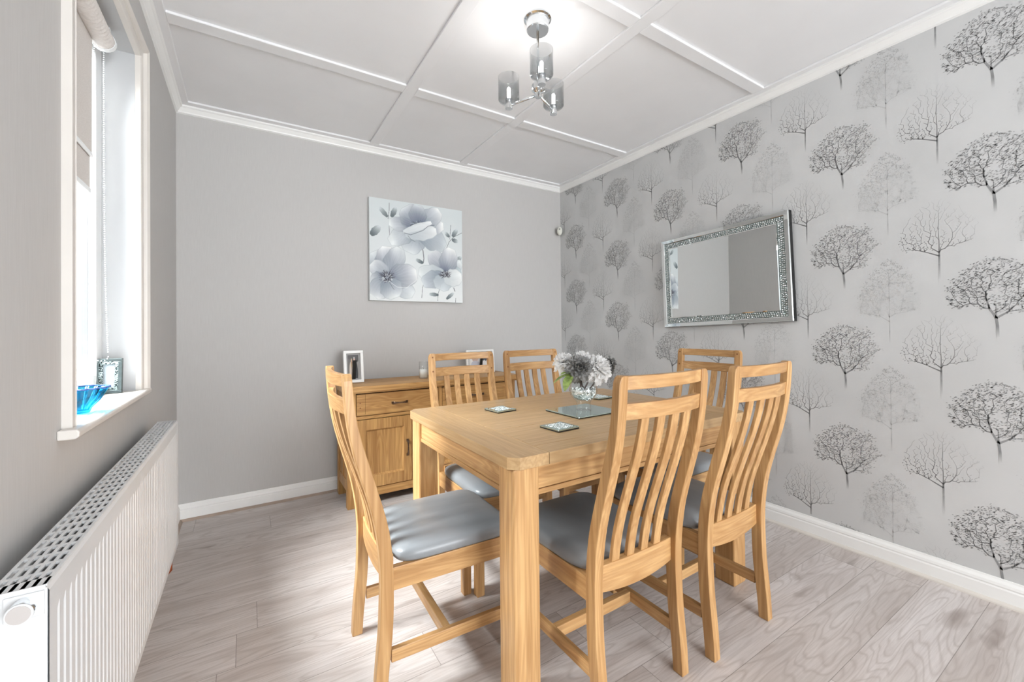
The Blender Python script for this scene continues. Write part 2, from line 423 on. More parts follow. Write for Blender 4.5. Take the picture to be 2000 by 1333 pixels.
at = me.attributes.new('ink', 'FLOAT', 'POINT'); at.data.foreach_set('value', ink)
o = bpy.data.objects.new('wall_right', me); COL.objects.link(o); o['kind'] = 'structure'

# skirting, beading, coving, ceiling battens -----------------------
SK = [(0, 0), (.016, 0), (.016, .060), (.013, .066), (.015, .072), (.013, .082), (.006, .092), (.004, .099), (0, .099)]
COVE = [(0, 0), (.006, 0), (.010, -.006), (.018, -.008), (.036, -.030), (.040, -.036), (.040, -.045), (0, -.045)]
ZB = 2.476
def run_back(prof, z, sign=1): return extrude_profile(prof, [lambda a, b, X=X: (X, YB-a, z+b) for X in (XL, XR)])
def run_right(prof, z): return extrude_profile(prof, [lambda a, b, Y=Y: (XR-a, Y, z+b) for Y in (YF, YB)])
def run_left(prof, z): return extrude_profile(prof, [lambda a, b, Y=Y: (XL+a, Y, z+b) for Y in (YF, YB)])
struct('baseboard_back', run_back(SK, 0), M_WHITE); struct('baseboard_right', run_right(SK, 0), M_WHITE); struct('baseboard_left', run_left(SK, 0), M_WHITE)
Q = [(.0155, 0), (.030, 0), (.029, .006), (.025, .0105), (.020, .013), (.0155, .0135)]
struct('trim_1', run_back(Q, 0), M_BEAD); struct('trim_2', run_right(Q, 0), M_BEADR); struct('trim_3', run_left(Q, 0), M_BEAD)
CV = [(0, 0), (.034, 0), (.034, -.008), (.030, -.012), (.026, -.014), (.012, -.034), (.010, -.040), (0, -.045)]
struct('trim_4', run_back(CV, ZB), M_WHITE); struct('trim_5', run_right(CV, ZB), M_WHITE); struct('trim_6', run_left(CV, ZB), M_WHITE)
bm = bmesh.new(); T = (ZB, ZC)
for b in ((XL, XR, YB-.075, YB, *T), (XR-.068, XR, YF, YB-.075, *T), (XL, XL+.066, YF, YB-.075, *T),
          (.755, .820, YF, YB-.075, *T), (1.465, 1.530, YF, YB-.075, *T)): box(bm, *b)
for x0, x1 in ((XL+.066, .755), (.82, 1.465), (1.53, XR-.068)):
    for y0, y1 in ((2.268, 2.344), (1.242, 1.308), (.17, .24), (-.9, -.83), (-2., -1.93)): box(bm, x0, x1, y0, y1, *T)
struct('trim_7', bm, M_CEIL, bevel=.003)

# narrow window: lining, frame, pane, architrave, sill -------------
wn = bpy.data.objects.new('window_1', None); COL.objects.link(wn); wn['kind'] = 'structure'; wn.location = (XL, 1.733, .92)
def wpart(name, bm, m, **k):
    for v in bm.verts: v.co -= Vector(wn.location)
    return link_mesh(name, bm, m, wn, **k)
lin = boxes((-.50, XL, WY1-.001, WY1+.012, WZ0, WZ1+.012), (-.50, XL, WY0-.012, WY0+.001, WZ0, WZ1+.012), (-.50, XL, WY0, WY1, WZ1-.001, WZ1+.012))
wpart('window_lining', lin, plain('reveal_shaded_white', srgb(188, 189, 190), .6, spec=.3, vary=.01, scale=5))  # white reveal coloured grey, standing in for its shade
def arch(p0, p1, nrm, mit0, mit1):
    pass
AP = [(0, 0), (0, .016), (.004, .019), (.008, .016), (.028, .020), (.032, .030), (.042, .037), (.050, .032), (.052, 0)]
bm = bmesh.new()
# far jamb (outward = +y), head (outward = +z), near jamb (outward = -y)
def ring(ypos, zpos, sy, sz): return [(XL+(b if sy > 0 else min(b, .018)), ypos+sy*a*(1 if sy > 0 else .62), zpos+sz*a) for a, b in AP]
loft(bm, [ring(WY0, WZ0-.0, -1, 0), ring(WY0, WZ1, -1, 1), ring(WY1, WZ1, 1, 1), ring(WY1, WZ0-.0, 1, 0)])
M_CREAM = plain('old_cream_gloss', srgb(218, 213, 207), .35, vary=.02, scale=8)
wpart('architrave', fixn(bm), M_CREAM)
bm = bmesh.new()
SP = [(-.47, -.022), (XL+.030, -.022), (XL+.036, -.016), (XL+.037, -.006), (XL+.032, 0), (-.47, 0)]
# board inside the reveal and the nosing with horns
box(bm, -.50, XL, WY0, WY1, WZ0-.022, WZ0)
loft(bm, [[(x if x > -.4 else XL, Y, WZ0+z) for x, z in SP] for Y in (1.316, 2.160)])
wpart('window_sill', fixn(bm), M_CREAM, bevel=.003)
FX0, FX1 = -.505, -.447
wf = wpart('window_frame', boxes((FX0, FX1, WY1-.07, WY1, WZ0, WZ1), (FX0, FX1, WY0, WY0+.07, WZ0, WZ1), (FX0, FX1, WY0+.07, WY1-.07, WZ0, WZ0+.07), (FX0, FX1, WY0+.07, WY1-.07, WZ1-.07, WZ1)), M_PVC, bevel=.004)
wpart('gasket', boxes((FX0+.02, FX1-.02, WY1-.073, WY1-.07, WZ0+.07, WZ1-.07), (FX0+.02, FX1-.02, WY0+.07, WY0+.073, WZ0+.07, WZ1-.07)), plain('grey_gasket', srgb(120, 122, 124), .6))
wpart('window_pane', boxes((-.485, -.480, WY0+.07, WY1-.07, WZ0+.07, WZ1-.07)), M_PANE)
# the patio door behind the camera
d = struct('door_1', boxes((.25, .33, YF-.1, YF-.03, 0, 2.2), (2.32, 2.4, YF-.1, YF-.03, 0, 2.2), (1.29, 1.37, YF-.1, YF-.03, 0, 2.2), (.33, 2.32, YF-.1, YF-.03, 2.12, 2.2), (.33, 1.29, YF-.1, YF-.03, 0, .1), (1.37, 2.32, YF-.1, YF-.03, 0, .1)), M_PVC)

# ------------------------------------------------------------------ roller blind
bl = thing('roller_blind', 'pale grey roller blind half lowered in the narrow window', 'blind', (-.425, 1.733, 2.12))
L_ = lambda bm, o: [setattr(v, 'co', v.co-Vector(o.location)) for v in bm.verts]
Y0, Y1 = WY0+.03, 1.945
bm = bmesh.new()
NR = 26
tube(bm, [(-.413, Y0+i*(Y1-Y0)/100, 2.122) for i in range(101)], [.030+.0012*math.sin(i*1.9) for i in range(101)], 20); L_(bm, bl)
link_mesh('fabric_roll', bm, M_BLIND, bl, smooth=True)
for ya, yb in ((Y1, Y1+.018), (Y0-.018, Y0)):
    bm = bmesh.new(); tube(bm, [(-.413, ya, 2.122), (-.413, yb, 2.122)], .033, 20); box(bm, -.430, -.396, ya+.001, yb-.001, 2.15, 2.171); L_(bm, bl)
    link_mesh('end_bracket', bm, M_PVC, bl)
bm = boxes((-.4405, -.439, Y0+.01, Y1-.025, 1.600, 2.12)); L_(bm, bl); link_mesh('fabric', bm, M_BLIND, bl)
bm = boxes((-.434, -.4328, Y0+.01, Y1-.030, 1.715, 2.12)); L_(bm, bl); link_mesh('fabric', bm, M_BLIND, bl)
bm = boxes((-.443, -.437, Y0+.01, Y1-.023, 1.585, 1.602)); L_(bm, bl); link_mesh('bottom_bar', bm, M_PVC, bl, bevel=.002)
bm = boxes((-.437, -.431, Y0+.01, Y1-.028, 1.703, 1.717)); L_(bm, bl); link_mesh('bottom_bar', bm, M_PVC, bl, bevel=.002)
bm = bmesh.new()
def chain(yc, xa, xb, z0, z1):
    n = int((z0-z1)/.0075)
    for i in range(n):
        z = z0-i*.0075; k = (i/n)**4*.010
        for x_ in (xa, xb+k):
            bmesh.ops.create_icosphere(bm, subdivisions=1, radius=.0020, matrix=Matrix.Translation((x_, yc, z)))
    for k in range(7):
        a = PI*k/6; c_ = (xa+xb+.010)/2; r_ = (xb+.010-xa)/2
        bmesh.ops.create_icosphere(bm, subdivisions=1, radius=.0020, matrix=Matrix.Translation((c_-r_*math.cos(a), yc, z1-.006-.014*math.sin(a))))
chain(Y1+.012, -.4375, -.413, 2.12, 1.045); L_(bm, bl)
ch = link_mesh('bead_chain', bm, M_PVC, bl)

# ------------------------------------------------------------------ things on the sill
ZS = WZ0
M_DKSILVER = plain('darkened_mirror_edge', srgb(96, 106, 106), .35, .8, vary=.1, scale=60)  # frame silver and crystals darkened in colour to offset the strong window light
M_GEMD = plain('darkened_crystals', srgb(128, 142, 142), .2, .5, vary=.3, scale=150)
fr = thing('photo_frame', 'mirrored photo frame with crystal border standing on the window sill', 'photo frame', (-.417, 2.030, ZS), 0)
# local: x along width, faces -y; built upright with a slight lean
def lean(bm, a, o=(0, 0, 0)):
    bmesh.ops.transform(bm, matrix=Matrix.Rotation(a, 4, 'X'), verts=bm.verts[:]); return bm
W2, H2 = .036, .124
def framebox(W2, H2, b, t0, t1): return boxes((-W2, W2, t0, t1, 0, b), (-W2, W2, t0, t1, H2-b, H2), (-W2, -W2+b, t0, t1, b, H2-b), (W2-b, W2, t0, t1, b, H2-b))
link_mesh('backing', lean(boxes((-W2, W2, -.002, .006, 0, H2)), -.12), M_DKSILVER, fr)
link_mesh('mirror_edge', lean(framebox(W2, H2, .011, -.012, -.002), -.12), M_DKSILVER, fr, bevel=.002)
bm = bmesh.new(); rr = random.Random(3)
for i in range(260):
    side = rr.random(); b = .015
    if side < .5: x = rr.uniform(-W2+.012, W2-.012); z = rr.choice((b, H2-b))+rr.uniform(-.005, .005)
    else: z = rr.uniform(.012, H2-.012); x = rr.choice((-W2+b, W2-b))+rr.uniform(-.005, .005)
    bmesh.ops.create_icosphere(bm, subdivisions=1, radius=.0032, matrix=Matrix.Translation((x, -.008, z)))
g = link_mesh('crystal_border', lean(bm, -.12), M_GEMD, fr); g['kind'] = 'stuff'
link_mesh('photo', lean(boxes((-W2+.020, W2-.020, -.004, -.002, .020, H2-.020)), -.12), plain('pale_print', srgb(150, 160, 166), .3, scale=20), fr)
bw = thing('glass_bowl', 'fluted turquoise glass bowl with scalloped rim on the window sill', 'bowl', (-.384, 1.575, ZS+.0005))
def flute(a, z): return 1+(.07*math.cos(16*a))*min(1, max(0, z)/.05)
prof = [(.001, .002), (.022, .001), (.024, .004), (.028, .014), (.042, .032), (.050, .050), (.056, .062), (.060, .066)]
inn = [(r-.003 if r > .02 else r, z+.0035) for r, z in reversed(prof[2:])]+[(.001, .008)]
bm = bmesh.new(); lathe(bm, prof+inn, 96, fn=flute); fixn(bm)
link_mesh('bowl_body', bm, M_BLUE, bw, smooth=True)
bm = bmesh.new(); rr = random.Random(9)
tube(bm, [(.0595*flute(2*PI*i/96, .07)*math.cos(2*PI*i/96), .0595*flute(2*PI*i/96, .07)*math.sin(2*PI*i/96), .0672) for i in range(97)], .0022, 6)
link_mesh('rim', bm, plain('dark_blue_rim', srgb(60, 90, 150), .2), bw, smooth=True)

# ------------------------------------------------------------------ radiator
XF, XB, RY0, RY1, RZ0, RZ1 = -.250, -.318, .900, 2.275, .212, .747
rad = thing('radiator', 'white ribbed panel radiator with slotted top under the window', 'radiator', (XF, 1.59, RZ0))
def rp(name, bm, m, par=None, **k):
    for v in bm.verts: v.co -= Vector(rad.location)
    return link_mesh(name, bm, m, par or rad, **k)
bm = bmesh.new(); ys = []; P_ = .0267
n = int((RY1-RY0-.03)/P_); y = RY0+.014
prof = [(RY0, 0)]
for i in range(n):
    for f, dx in ((.0, 0), (.62, 0), (.74, -.0018), (.88, -.0018)): prof.append((y+f*P_, dx))
    y += P_
prof.append((RY1, 0))
zs = [(RZ0, -.004), (RZ0+.012, 0), (RZ0+.03, 0), (RZ0+.04, 1), (RZ1-.055, 1), (RZ1-.042, 0), (RZ1-.008, 0), (RZ1, -.004)]
rings = []
for z, k in zs: rings.append([(XF+(dx if k == 1 else (k if k < 0 else 0)), yy, z) for yy, dx in prof])
vs = [[bm.verts.new(p) for p in r] for r in rings]
for a, b in zip(vs, vs[1:]):
    for i in range(len(prof)-1): bm.faces.new((a[i], a[i+1], b[i+1], b[i]))
box(bm, XF-.014, XF-.006, RY0, RY1, RZ0+.004, RZ1-.006)
rp('front_panel', bm, M_RAD)
rp('rear_panel', boxes((XB, XB+.01, RY0+.01, RY1-.01, RZ0, RZ1-.01)), M_RAD)
bm = bmesh.new(); nb = 39; step = (RY1-RY0-.024)/(nb-1)
for i in range(nb): box(bm, XB+.004, XF-.006, RY0+.0085+i*step, RY0+.0165+i*step, RZ1-.003, RZ1+.001)
for i in range(6):
    x = XB+.002+i*(XF-.004-XB-.006)/5; box(bm, x, x+.0052, RY0+.002, RY1-.002, RZ1-.002, RZ1+.0015)
box(bm, XB, XF-.004, RY0, RY0+.026, RZ1-.004, RZ1+.0015); box(bm, XB, XF-.004, RY1-.012, RY1, RZ1-.004, RZ1+.0015)
rp('top_grille', bm, M_RAD)
bm = bmesh.new()
for i in range(54): box(bm, XB+.014, XF-.016, RY0+.02+i*.0248, RY0+.0215+i*.0248, RZ0+.06, RZ1-.03)
f_ = rp('convector_fins', bm, plain('grey_steel', srgb(170, 170, 168), .5))
rp('end_panel', boxes((XB, XF-.002, RY0-.001, RY0+.003, RZ0+.005, RZ1-.003)), M_RAD, bevel=.001)
rp('end_panel', boxes((XB, XF-.002, RY1-.003, RY1+.001, RZ0+.005, RZ1-.003)), M_RAD, bevel=.001)
bm = boxes((-.296, -.254, RY0-.004, RY0-.001, .706, .742)); rp('mounting_plate', bm, M_RAD, bevel=.003)
bm = bmesh.new(); tube(bm, [(-.274, RY0-.004, .7235), (-.274, RY0-.022, .7235)], .0150, 32); vc = rp('valve_cap', bm, M_CHROME, smooth=False)
bm = bmesh.new(); tube(bm, [(-.274, RY0-.022, .7235), (-.274, RY0-.024, .7235)], .0150, 32); rp('cap_rim', bm, M_RAD, bevel=.001)
bm = bmesh.new(); tube(bm, [(-.274, RY0-.024, .7235), (-.274, RY0-.0248, .7235)], .0125, 32); rp('cap_face', bm, M_GREYCAP)
bm = bmesh.new(); tube(bm, [(-.262, RY1-.13, RZ0+.012), (-.262, RY1-.13, .176), (-.268, RY1-.13, .168), (XL-.01, RY1-.13, .168)], .0075, 12); rp('supply_pipe', bm, M_COPPER, smooth=True)
for yy in (1.15, 2.0): rp('wall_bracket', boxes((XL, XB+.002, yy, yy+.03, RZ0+.05, RZ1-.06)), M_RAD)

# ------------------------------------------------------------------ dining table
TX0, TX1, TY0, TY1, TZ = .638, 1.868, 1.020, 1.932, .747
tb = thing('dining_table', 'pale oak dining table with thick square legs and clipped corners', 'table', (1.253, 1.476, 0))
def tp(name, bm, m, **k):
    for v in bm.verts: v.co -= Vector(tb.location)
    return link_mesh(name, bm, m, tb, **k)
bm = bmesh.new(); c = .028
out = [(TX0+c, TY0), (TX1-c, TY0), (TX1, TY0+c), (TX1, TY1-c), (TX1-c, TY1), (TX0+c, TY1), (TX0, TY1-c), (TX0, TY0+c)]
def offs(z, d): return [(x+(d if x < 1.25 else -d), y+(d if y < 1.47 else -d), z) for x, y in out]
ex = .772; ex2 = TX1-.134; g = .0009
def poly_slab(pts, z0, z1, mat):
    a = [bm.verts.new((x, y, z0)) for x, y in pts]; b = [bm.verts.new((x, y, z1)) for x, y in pts]; n = len(pts)
    bm.faces.new(list(reversed(a))).material_index = mat; bm.faces.new(b).material_index = mat
    for i in range(n): bm.faces.new((a[i], a[(i+1) % n], b[(i+1) % n], b[i])).material_index = mat
z0, z1 = TZ-.036, TZ
poly_slab([(TX0+c, TY0), (ex-g, TY0), (ex-g, TY1), (TX0+c, TY1), (TX0, TY1-c), (TX0, TY0+c)], z0, z1, 1)
poly_slab([(ex2+g, TY0), (TX1-c, TY0), (TX1, TY0+c), (TX1, TY1-c), (TX1-c, TY1), (ex2+g, TY1)], z0, z1, 1)
for a, b in ((TY0, 1.102), (1.102, 1.353), (1.353, 1.600), (1.600, 1.850), (1.850, TY1)):
    poly_slab([(ex+g, a+(g if a > TY0 else 0)), (ex2-g, a+(g if a > TY0 else 0)), (ex2-g, b-(g if b < TY1 else 0)), (ex+g, b-(g if b < TY1 else 0))], z0, z1, 0)
tp('tabletop', bm, [TX, TY], bevel=.0006)
LG = .09
for x0 in (.652, 1.767):
    for y0 in (1.032, 1.830):
        tp('leg', boxes((x0, x0+LG, y0, y0+LG, 0, z0)), OZ, bevel=.006)
for nm, b, m in (('apron', (.742, 1.767, 1.046, 1.068, .634, z0), OX), ('apron', (.742, 1.767, 1.884, 1.906, .634, z0), OX), ('apron', (.664, .686, 1.122, 1.830, .634, z0), OY), ('apron', (1.823, 1.845, 1.122, 1.830, .634, z0), OY)):
    x0, x1, y0, y1, q0, q1 = b
    bm = boxes(b)
    if m is OX: box(bm, x0, x1, y0-.002, y1+.002, .616, .6325)
    else: box(bm, x0-.002, x1+.002, y0, y1, .616, .6325)
    tp(nm, bm, m, bevel=.0015)
tp('underframe', boxes((.70, 1.80, 1.10, 1.86, z0-.015, z0)), M_DARK)

# ------------------------------------------------------------------ chairs
RP = [(0, 0), (.087, .004), (.22, .017), (.355, .0215), (.43, .020), (.50, .012), (.56, .002), (.637, -.019), (.731, -.047), (.80, -.063), (.87, -.074), (.94, -.080), (.994, -.083)]
FP = [(0, .036), (.07, .040), (.206, .055), (.3, .059), (.42, .058), (.5, .050), (.56, .038), (.637, .016), (.70, -.002), (.786, -.028), (.863, -.046), (.953, -.055), (.994, -.057)]
def interp(P, z):
    for (z0, v0), (z1, v1) in zip(P, P[1:]):
        if z <= z1:
            t = (z-z0)/(z1-z0); return v0+(v1-v0)*t
    return P[-1][1]
def sm(P, z):
    return (interp(P, max(0, z-.03))+interp(P, max(0, z-.015))+interp(P, z)+interp(P, min(.994, z+.015))+interp(P, min(.994, z+.03)))/5 if .03 < z < .964 else interp(P, z)
HB, HF, PW, HT = .1935, .1985, .033, .994
def bow(x): return -.020*(1-(x/(HB-PW))**2)
def make_chair(label):
    t = thing('dining_chair', label, 'chair', group='slat-back dining chairs round the table')
    for s in (-1, 1):
        bm = bmesh.new(); rings = []
        zs = [i*.04 for i in range(25)]+[.975, .984, .990, HT]
        for z in zs:
            xo = HB; 
            if z > .97: xo = HB-{.975: .001, .984: .004, .990: .008, HT: .014}[z]
            a, b = s*(HB-PW), s*xo
            if a > b: a, b = b, a
            rings.append([(a, sm(RP, z), z), (b, sm(RP, z), z), (b, sm(FP, z), z), (a, sm(FP, z), z)])
        loft(bm, rings); p = link_mesh('back_post', fixn(bm), OZ, t, bevel=.0025)
        for z in (.900, .974):
            y = sm(FP, z); xc = s*(HB-PW/2); link_mesh('peg', boxes((xc-.004, xc+.004, y-.006, y+.0008, z-.004, z+.004)), M_PEG, p)
    def rail(name, z0, z1, th, ctr, arch=0, curve=1.0, m=OX):
        bm = bmesh.new(); rings = []; X = HB-PW+.004
        for i in range(17):
            x = -X+2*X*i/16; y = bow(x)*curve
            ar = arch*(1-(x/X)**2)
            def yy(z): return ctr(z)+y
            rings.append([(x, yy(z0)-th/2, z0+ar), (x, yy(z0)+th/2, z0+ar), (x, yy(z1)+th/2, z1), (x, yy(z1)-th/2, z1)])
        loft(bm, rings); return link_mesh(name, fixn(bm), m, t, bevel=.002)
    mid = lambda z: (sm(RP, z)+sm(FP, z))/2
    rail('top_rail', .955, .992, .019, mid); rail('back_rail', .873, .918, .019, mid)
    rail('rear_seat_rail', .358, .432, .026, lambda z: .052, arch=-.014, curve=.35)
    for x in (-.092, -.0307, .0307, .092):
        bm = bmesh.new(); rings = []
        for i in range(21):
            z = .428+(.877-.428)*i/20; k = i/20
            xx = x; hw = .016; y = mid(z)+bow(x)*(.35+.65*k)+.012*(1-k)**1.5
            rings.append([(xx-hw, y-.0065, z), (xx+hw, y-.0065, z), (xx+hw, y+.0065, z), (xx-hw, y+.0065, z)])
        loft(bm, rings); link_mesh('slat', fixn(bm), OZ, t, bevel=.002)
    for s in (-1, 1):
        a, b = sorted((s*HF, s*(HF-.035)))
        link_mesh('front_leg', boxes((a, b, .445, .480, 0, .405)), OZ, t, bevel=.003)
        def skew(z0, z1, w_, nm, inset):
            bm = bmesh.new(); rings = []
            for y, h in ((.052, HB-inset), (.447, HF-inset)):
                a, b = sorted((s*h, s*(h-w_))); rings.append([(a, y, z0), (b, y, z0), (b, y, z1), (a, y, z1)])
            loft(bm, rings); return link_mesh(nm, fixn(bm), OY, t, bevel=.002)
        skew(.335, .404, .022, 'side_seat_rail', .004); skew(.118, .156, .018, 'side_stretcher', .008)
    link_mesh('front_seat_rail', boxes((-HF+.03, HF-.03, .452, .474, .335, .404)), OX, t, bevel=.002)
    link_mesh('cross_stretcher', boxes((-HB+.024, HB-.024, .222, .246, .118, .156)), OX, t, bevel=.002)
    # padded seat
    bm = bmesh.new(); N = 64; zc = .404
    def outline(th):
        c_, s_ = math.cos(th), math.sin(th); e = 2/7.
        u = math.copysign(abs(c_)**e, c_); v = math.copysign(abs(s_)**e, s_)
        hw = .190+(.199-.190)*(v+1)/2
        y = .279+v*.211; x = u*hw
        if y < .10: x *= 1-.0*(.1-y)
        return x, y
    rings = []
    for t_, z in ((.97, zc), (.992, zc+.006), (1.0, zc+.016), (.993, zc+.026), (.97, zc+.034), (.93, zc+.040), (.86, zc+.0445), (.7, zc+.049), (.5, zc+.052), (.25, zc+.0535), (.02, zc+.054)):
        r = []
        for i in range(N):
            x, y = outline(2*PI*i/N); r.append((x*t_, .279+(y-.279)*t_, z))
        rings.append(r)
    loft(bm, rings)
    for v in bm.verts:   # back corners tuck between the posts
        if v.co.y < .082 and abs(v.co.x) > .158: v.co.x = math.copysign(.158, v.co.x)
        if v.co.z > zc+.03: v.co.z -= .004*max(0, 1-(v.co.y-.046)/.1) if v.co.y < .146 else 0
    link_mesh('seat_cushion', fixn(bm), M_LEATHER, t, smooth=True)
    return t
chair0 = make_chair('x')
def copy_tree(o, parent=None):
    c_ = o.copy(); COL.objects.link(c_)
    if parent: c_.parent = parent
    for ch_ in list(o.children): copy_tree(ch_, c_)
    return c_
# facing +Y is rotation 0; position = middle of the rear feet
places = [
 ((.317, 1.462), -PI/2-math.radians(1.5), 'oak slat-back chair at the left end of the table, nearest the radiator'),
 ((1.013, .860), 0, 'oak slat-back chair seen from behind, tucked in right beside the nearest table leg'),
 ((1.5075, .8415), math.radians(1.1), 'oak slat-back chair seen from behind, the near-side one closest to the tree wallpaper'),
 ((1.0065, 2.052), PI, 'oak slat-back chair on the far side of the table, in front of the sideboard drawers'),
 ((1.4680, 2.048), PI, 'oak slat-back chair on the far side of the table, just left of the flower vase'),
 ((2.180, 1.4505), PI/2, 'oak slat-back chair at the right end of the table, below the wall mirror'),
]
for i, ((x, y), rz, lab) in enumerate(places):
    c_ = chair0 if i == 0 else copy_tree(chair0)
    c_.location = (x, y, 0); c_.rotation_euler = (0, 0, rz); c_['label'] = lab

# ------------------------------------------------------------------ sideboard
SB = thing('sideboard', 'oak sideboard with drawers over panelled doors against the back wall', 'sideboard', (1.147, 2.95, 0))
def sp_(name, bm, m, par=None, **k):
    for v in bm.verts: v.co -= Vector(SB.location)
    return link_mesh(name, bm, m, par or SB, **k)
sx0, sx1, sy0, sy1 = .525, 1.770, 2.775, 3.125
sp_('top', boxes((.500, 1.795, 2.748, 3.142, .732, .768)), SX, bevel=.003)
sp_('top_moulding', boxes((.512, 1.783, 2.760, 3.135, .722, .732)), SX, bevel=.002)
for a in (sx0, sx1-.055):
    for b in (sy0, sy1-.05): sp_('leg', boxes((a, a+.055, b, b+.05, 0, .722)), SZ, bevel=.003)
for x in (sx0+.010, sx1-.028):
    sp_('side_panel', boxes((x, x+.018, sy0+.05, sy1-.05, .10, .722), (x-.006 if x < 1 else x+.006, x+.018 if x < 1 else x+.024, sy0+.05, sy1-.05, .10, .17), (x-.006 if x < 1 else x+.006, x+.018 if x < 1 else x+.024, sy0+.05, sy1-.05, .66, .722), (x-.006 if x < 1 else x+.006, x+.018 if x < 1 else x+.024, 2.935, 2.965, .17, .66)), SZ, bevel=.002)
sp_('back_board', boxes((sx0+.04, sx1-.04, sy1-.03, sy1-.02, .1, .722)), SX)
ix0, ix1 = sx0+.055, sx1-.055
sp_('interior', boxes((ix0, ix1, sy0+.03, sy0+.04, .06, .722)), M_DARK)
sp_('bottom_rail', boxes((ix0, ix1, sy0+.003, sy0+.028, .055, .108)), SX, bevel=.002)
sp_('middle_rail', boxes((ix0, ix1, sy0+.003, sy0+.028, .553, .574)), SX, bevel=.0015)
sp_('drawer_divider', boxes((1.135, 1.160, sy0+.003, sy0+.028, .574, .722)), SZ, bevel=.0015)
d0 = [(.583, .940), (.965, 1.330), (1.355, 1.712)]
for x in (.9425, 1.3325): sp_('door_divider', boxes((x, x+.020, sy0+.003, sy0+.028, .108, .553)), SZ, bevel=.0015)
def handle(par, p, horiz):
    bm = bmesh.new(); n = 14; pts = []; rr_ = []
    rings = []
    for i in range(n+1):
        t_ = i/n*2-1; a = .052*t_; h = .020*(1-t_**4)+.003; w_ = .0052+.0022*abs(t_)**3-.0018*math.cos(t_*PI)*.6; th = .0028
        tw = .5*math.sin(t_*PI)
        c_ = Vector((a, -h, 0)) if horiz else Vector((0, -h, a))
        if horiz: rings.append([(a, -h-th, -w_), (a, -h-th, w_), (a, -h+th, w_), (a, -h+th, -w_)])
        else: rings.append([(-w_, -h-th, a), (w_, -h-th, a), (w_, -h+th, a), (-w_, -h+th, a)])
    loft(bm, rings)
    for s in (-1, 1):
        if horiz: box(bm, s*.047-.008, s*.047+.008, -.006, 0, -.0075, .0075)
        else: box(bm, -.0075, .0075, -.006, 0, s*.047-.008, s*.047+.008)
    for v in bm.verts: v.co += Vector(p)-Vector(SB.location)
    return link_mesh('handle', fixn(bm), M_BRONZE, par, bevel=.001)
for a, b in ((.583, 1.132), (1.163, 1.712)):
    dr = sp_('drawer', boxes((a, a+.0525, sy0-.002, sy0+.018, .578, .714), (a+.0532, b-.0532, sy0-.002, sy0+.018, .578, .714), (b-.0525, b, sy0-.002, sy0+.018, .578, .714)), SX, bevel=.0012)
    for xx in (a+.022, b-.022):
        for zz in (.628, .660): sp_('peg', boxes((xx-.004, xx+.004, sy0-.0026, sy0, zz-.004, zz+.004)), M_PEG, dr)
    handle(dr, ((a+b)/2, sy0-.002, .643), True)
for k, (a, b) in enumerate(d0):
    bm = boxes((a, a+.055, sy0-.002, sy0+.018, .112, .549), (b-.055, b, sy0-.002, sy0+.018, .112, .549), (a+.0552, b-.0552, sy0-.002, sy0+.018, .112, .185), (a+.0552, b-.0552, sy0-.002, sy0+.018, .482, .549))
    dr = sp_('door', bm, SZ, bevel=.0015)
    bm = bmesh.new(); A, B = a+.055, b-.055
    o4 = lambda d_, y: [(A+d_, y, .185+d_), (B-d_, y, .185+d_), (B-d_, y, .482-d_), (A+d_, y, .482-d_)]
    loft(bm, [o4(0, sy0), o4(.004, sy0+.003), o4(.010, sy0+.009)], cap=False); v4 = [bm.verts.new(p) for p in o4(.010, sy0+.009)]; bm.faces.new(v4)
    box(bm, (A+B)/2-.0006, (A+B)/2+.0006, sy0+.0084, sy0+.0092, .195, .472)
    for v in bm.verts: v.co -= Vector(SB.location)
    link_mesh('panel', fixn(bm), SZ, dr)
    handle(dr, ((b-.032) if k < 2 else (a+.032), sy0-.002, .335), False)

# photo prints as coloured grids -----------------------------------
def painted(name, fn, w_, h_, nx, nz, m, parent=None, rot=None, y=0):
    """a flat print: grid in local XZ facing -Y, colour from fn(u,v) (u right, v up)"""
    us = np.linspace(0, 1, nx+1); vs_ = np.linspace(0, 1, nz+1); U, V = np.meshgrid(us, vs_)
    colr = fn(U, V)                                  # (nz+1, nx+1, 3) sRGB 0..1
    lin_ = np.where(colr <= .04045, colr/12.92, ((colr+.055)/1.055)**2.4)
    co = np.stack([(U-.5)*w_, np.full_like(U, y), V*h_], -1).reshape(-1, 3)
    idx = np.arange((nx+1)*(nz+1)).reshape(nz+1, nx+1)
    f = np.stack([idx[:-1, :-1], idx[:-1, 1:], idx[1:, 1:], idx[1:, :-1]], -1).reshape(-1, 4)
    me = bpy.data.meshes.new(name); me.from_pydata(co.tolist(), [], f.tolist()); me.materials.append(m)
    a = me.color_attributes.new('paint', 'FLOAT_COLOR', 'POINT')
    a.data.foreach_set('color', np.concatenate([lin_.reshape(-1, 3), np.ones((co.shape[0], 1))], 1).astype(np.float32).ravel())
    if rot: me.transform(Matrix.Rotation(rot, 4, 'X'))
    o = bpy.data.objects.new(name, me); COL.objects.link(o)
    if parent: o.parent = parent
    return o
def blob(img, U, V, cx, cy, rx, ry, col_, ang=0, soft=.12):
    c_, s_ = math.cos(ang), math.sin(ang); x = (U-cx)*c_+(V-cy)*s_; y = -(U-cx)*s_+(V-cy)*c_
    d_ = np.sqrt((x/rx)**2+(y/ry)**2); a = np.clip((1-d_)/soft+.5, 0, 1)[..., None]
    return img*(1-a)+np.array(col_)/255.*a
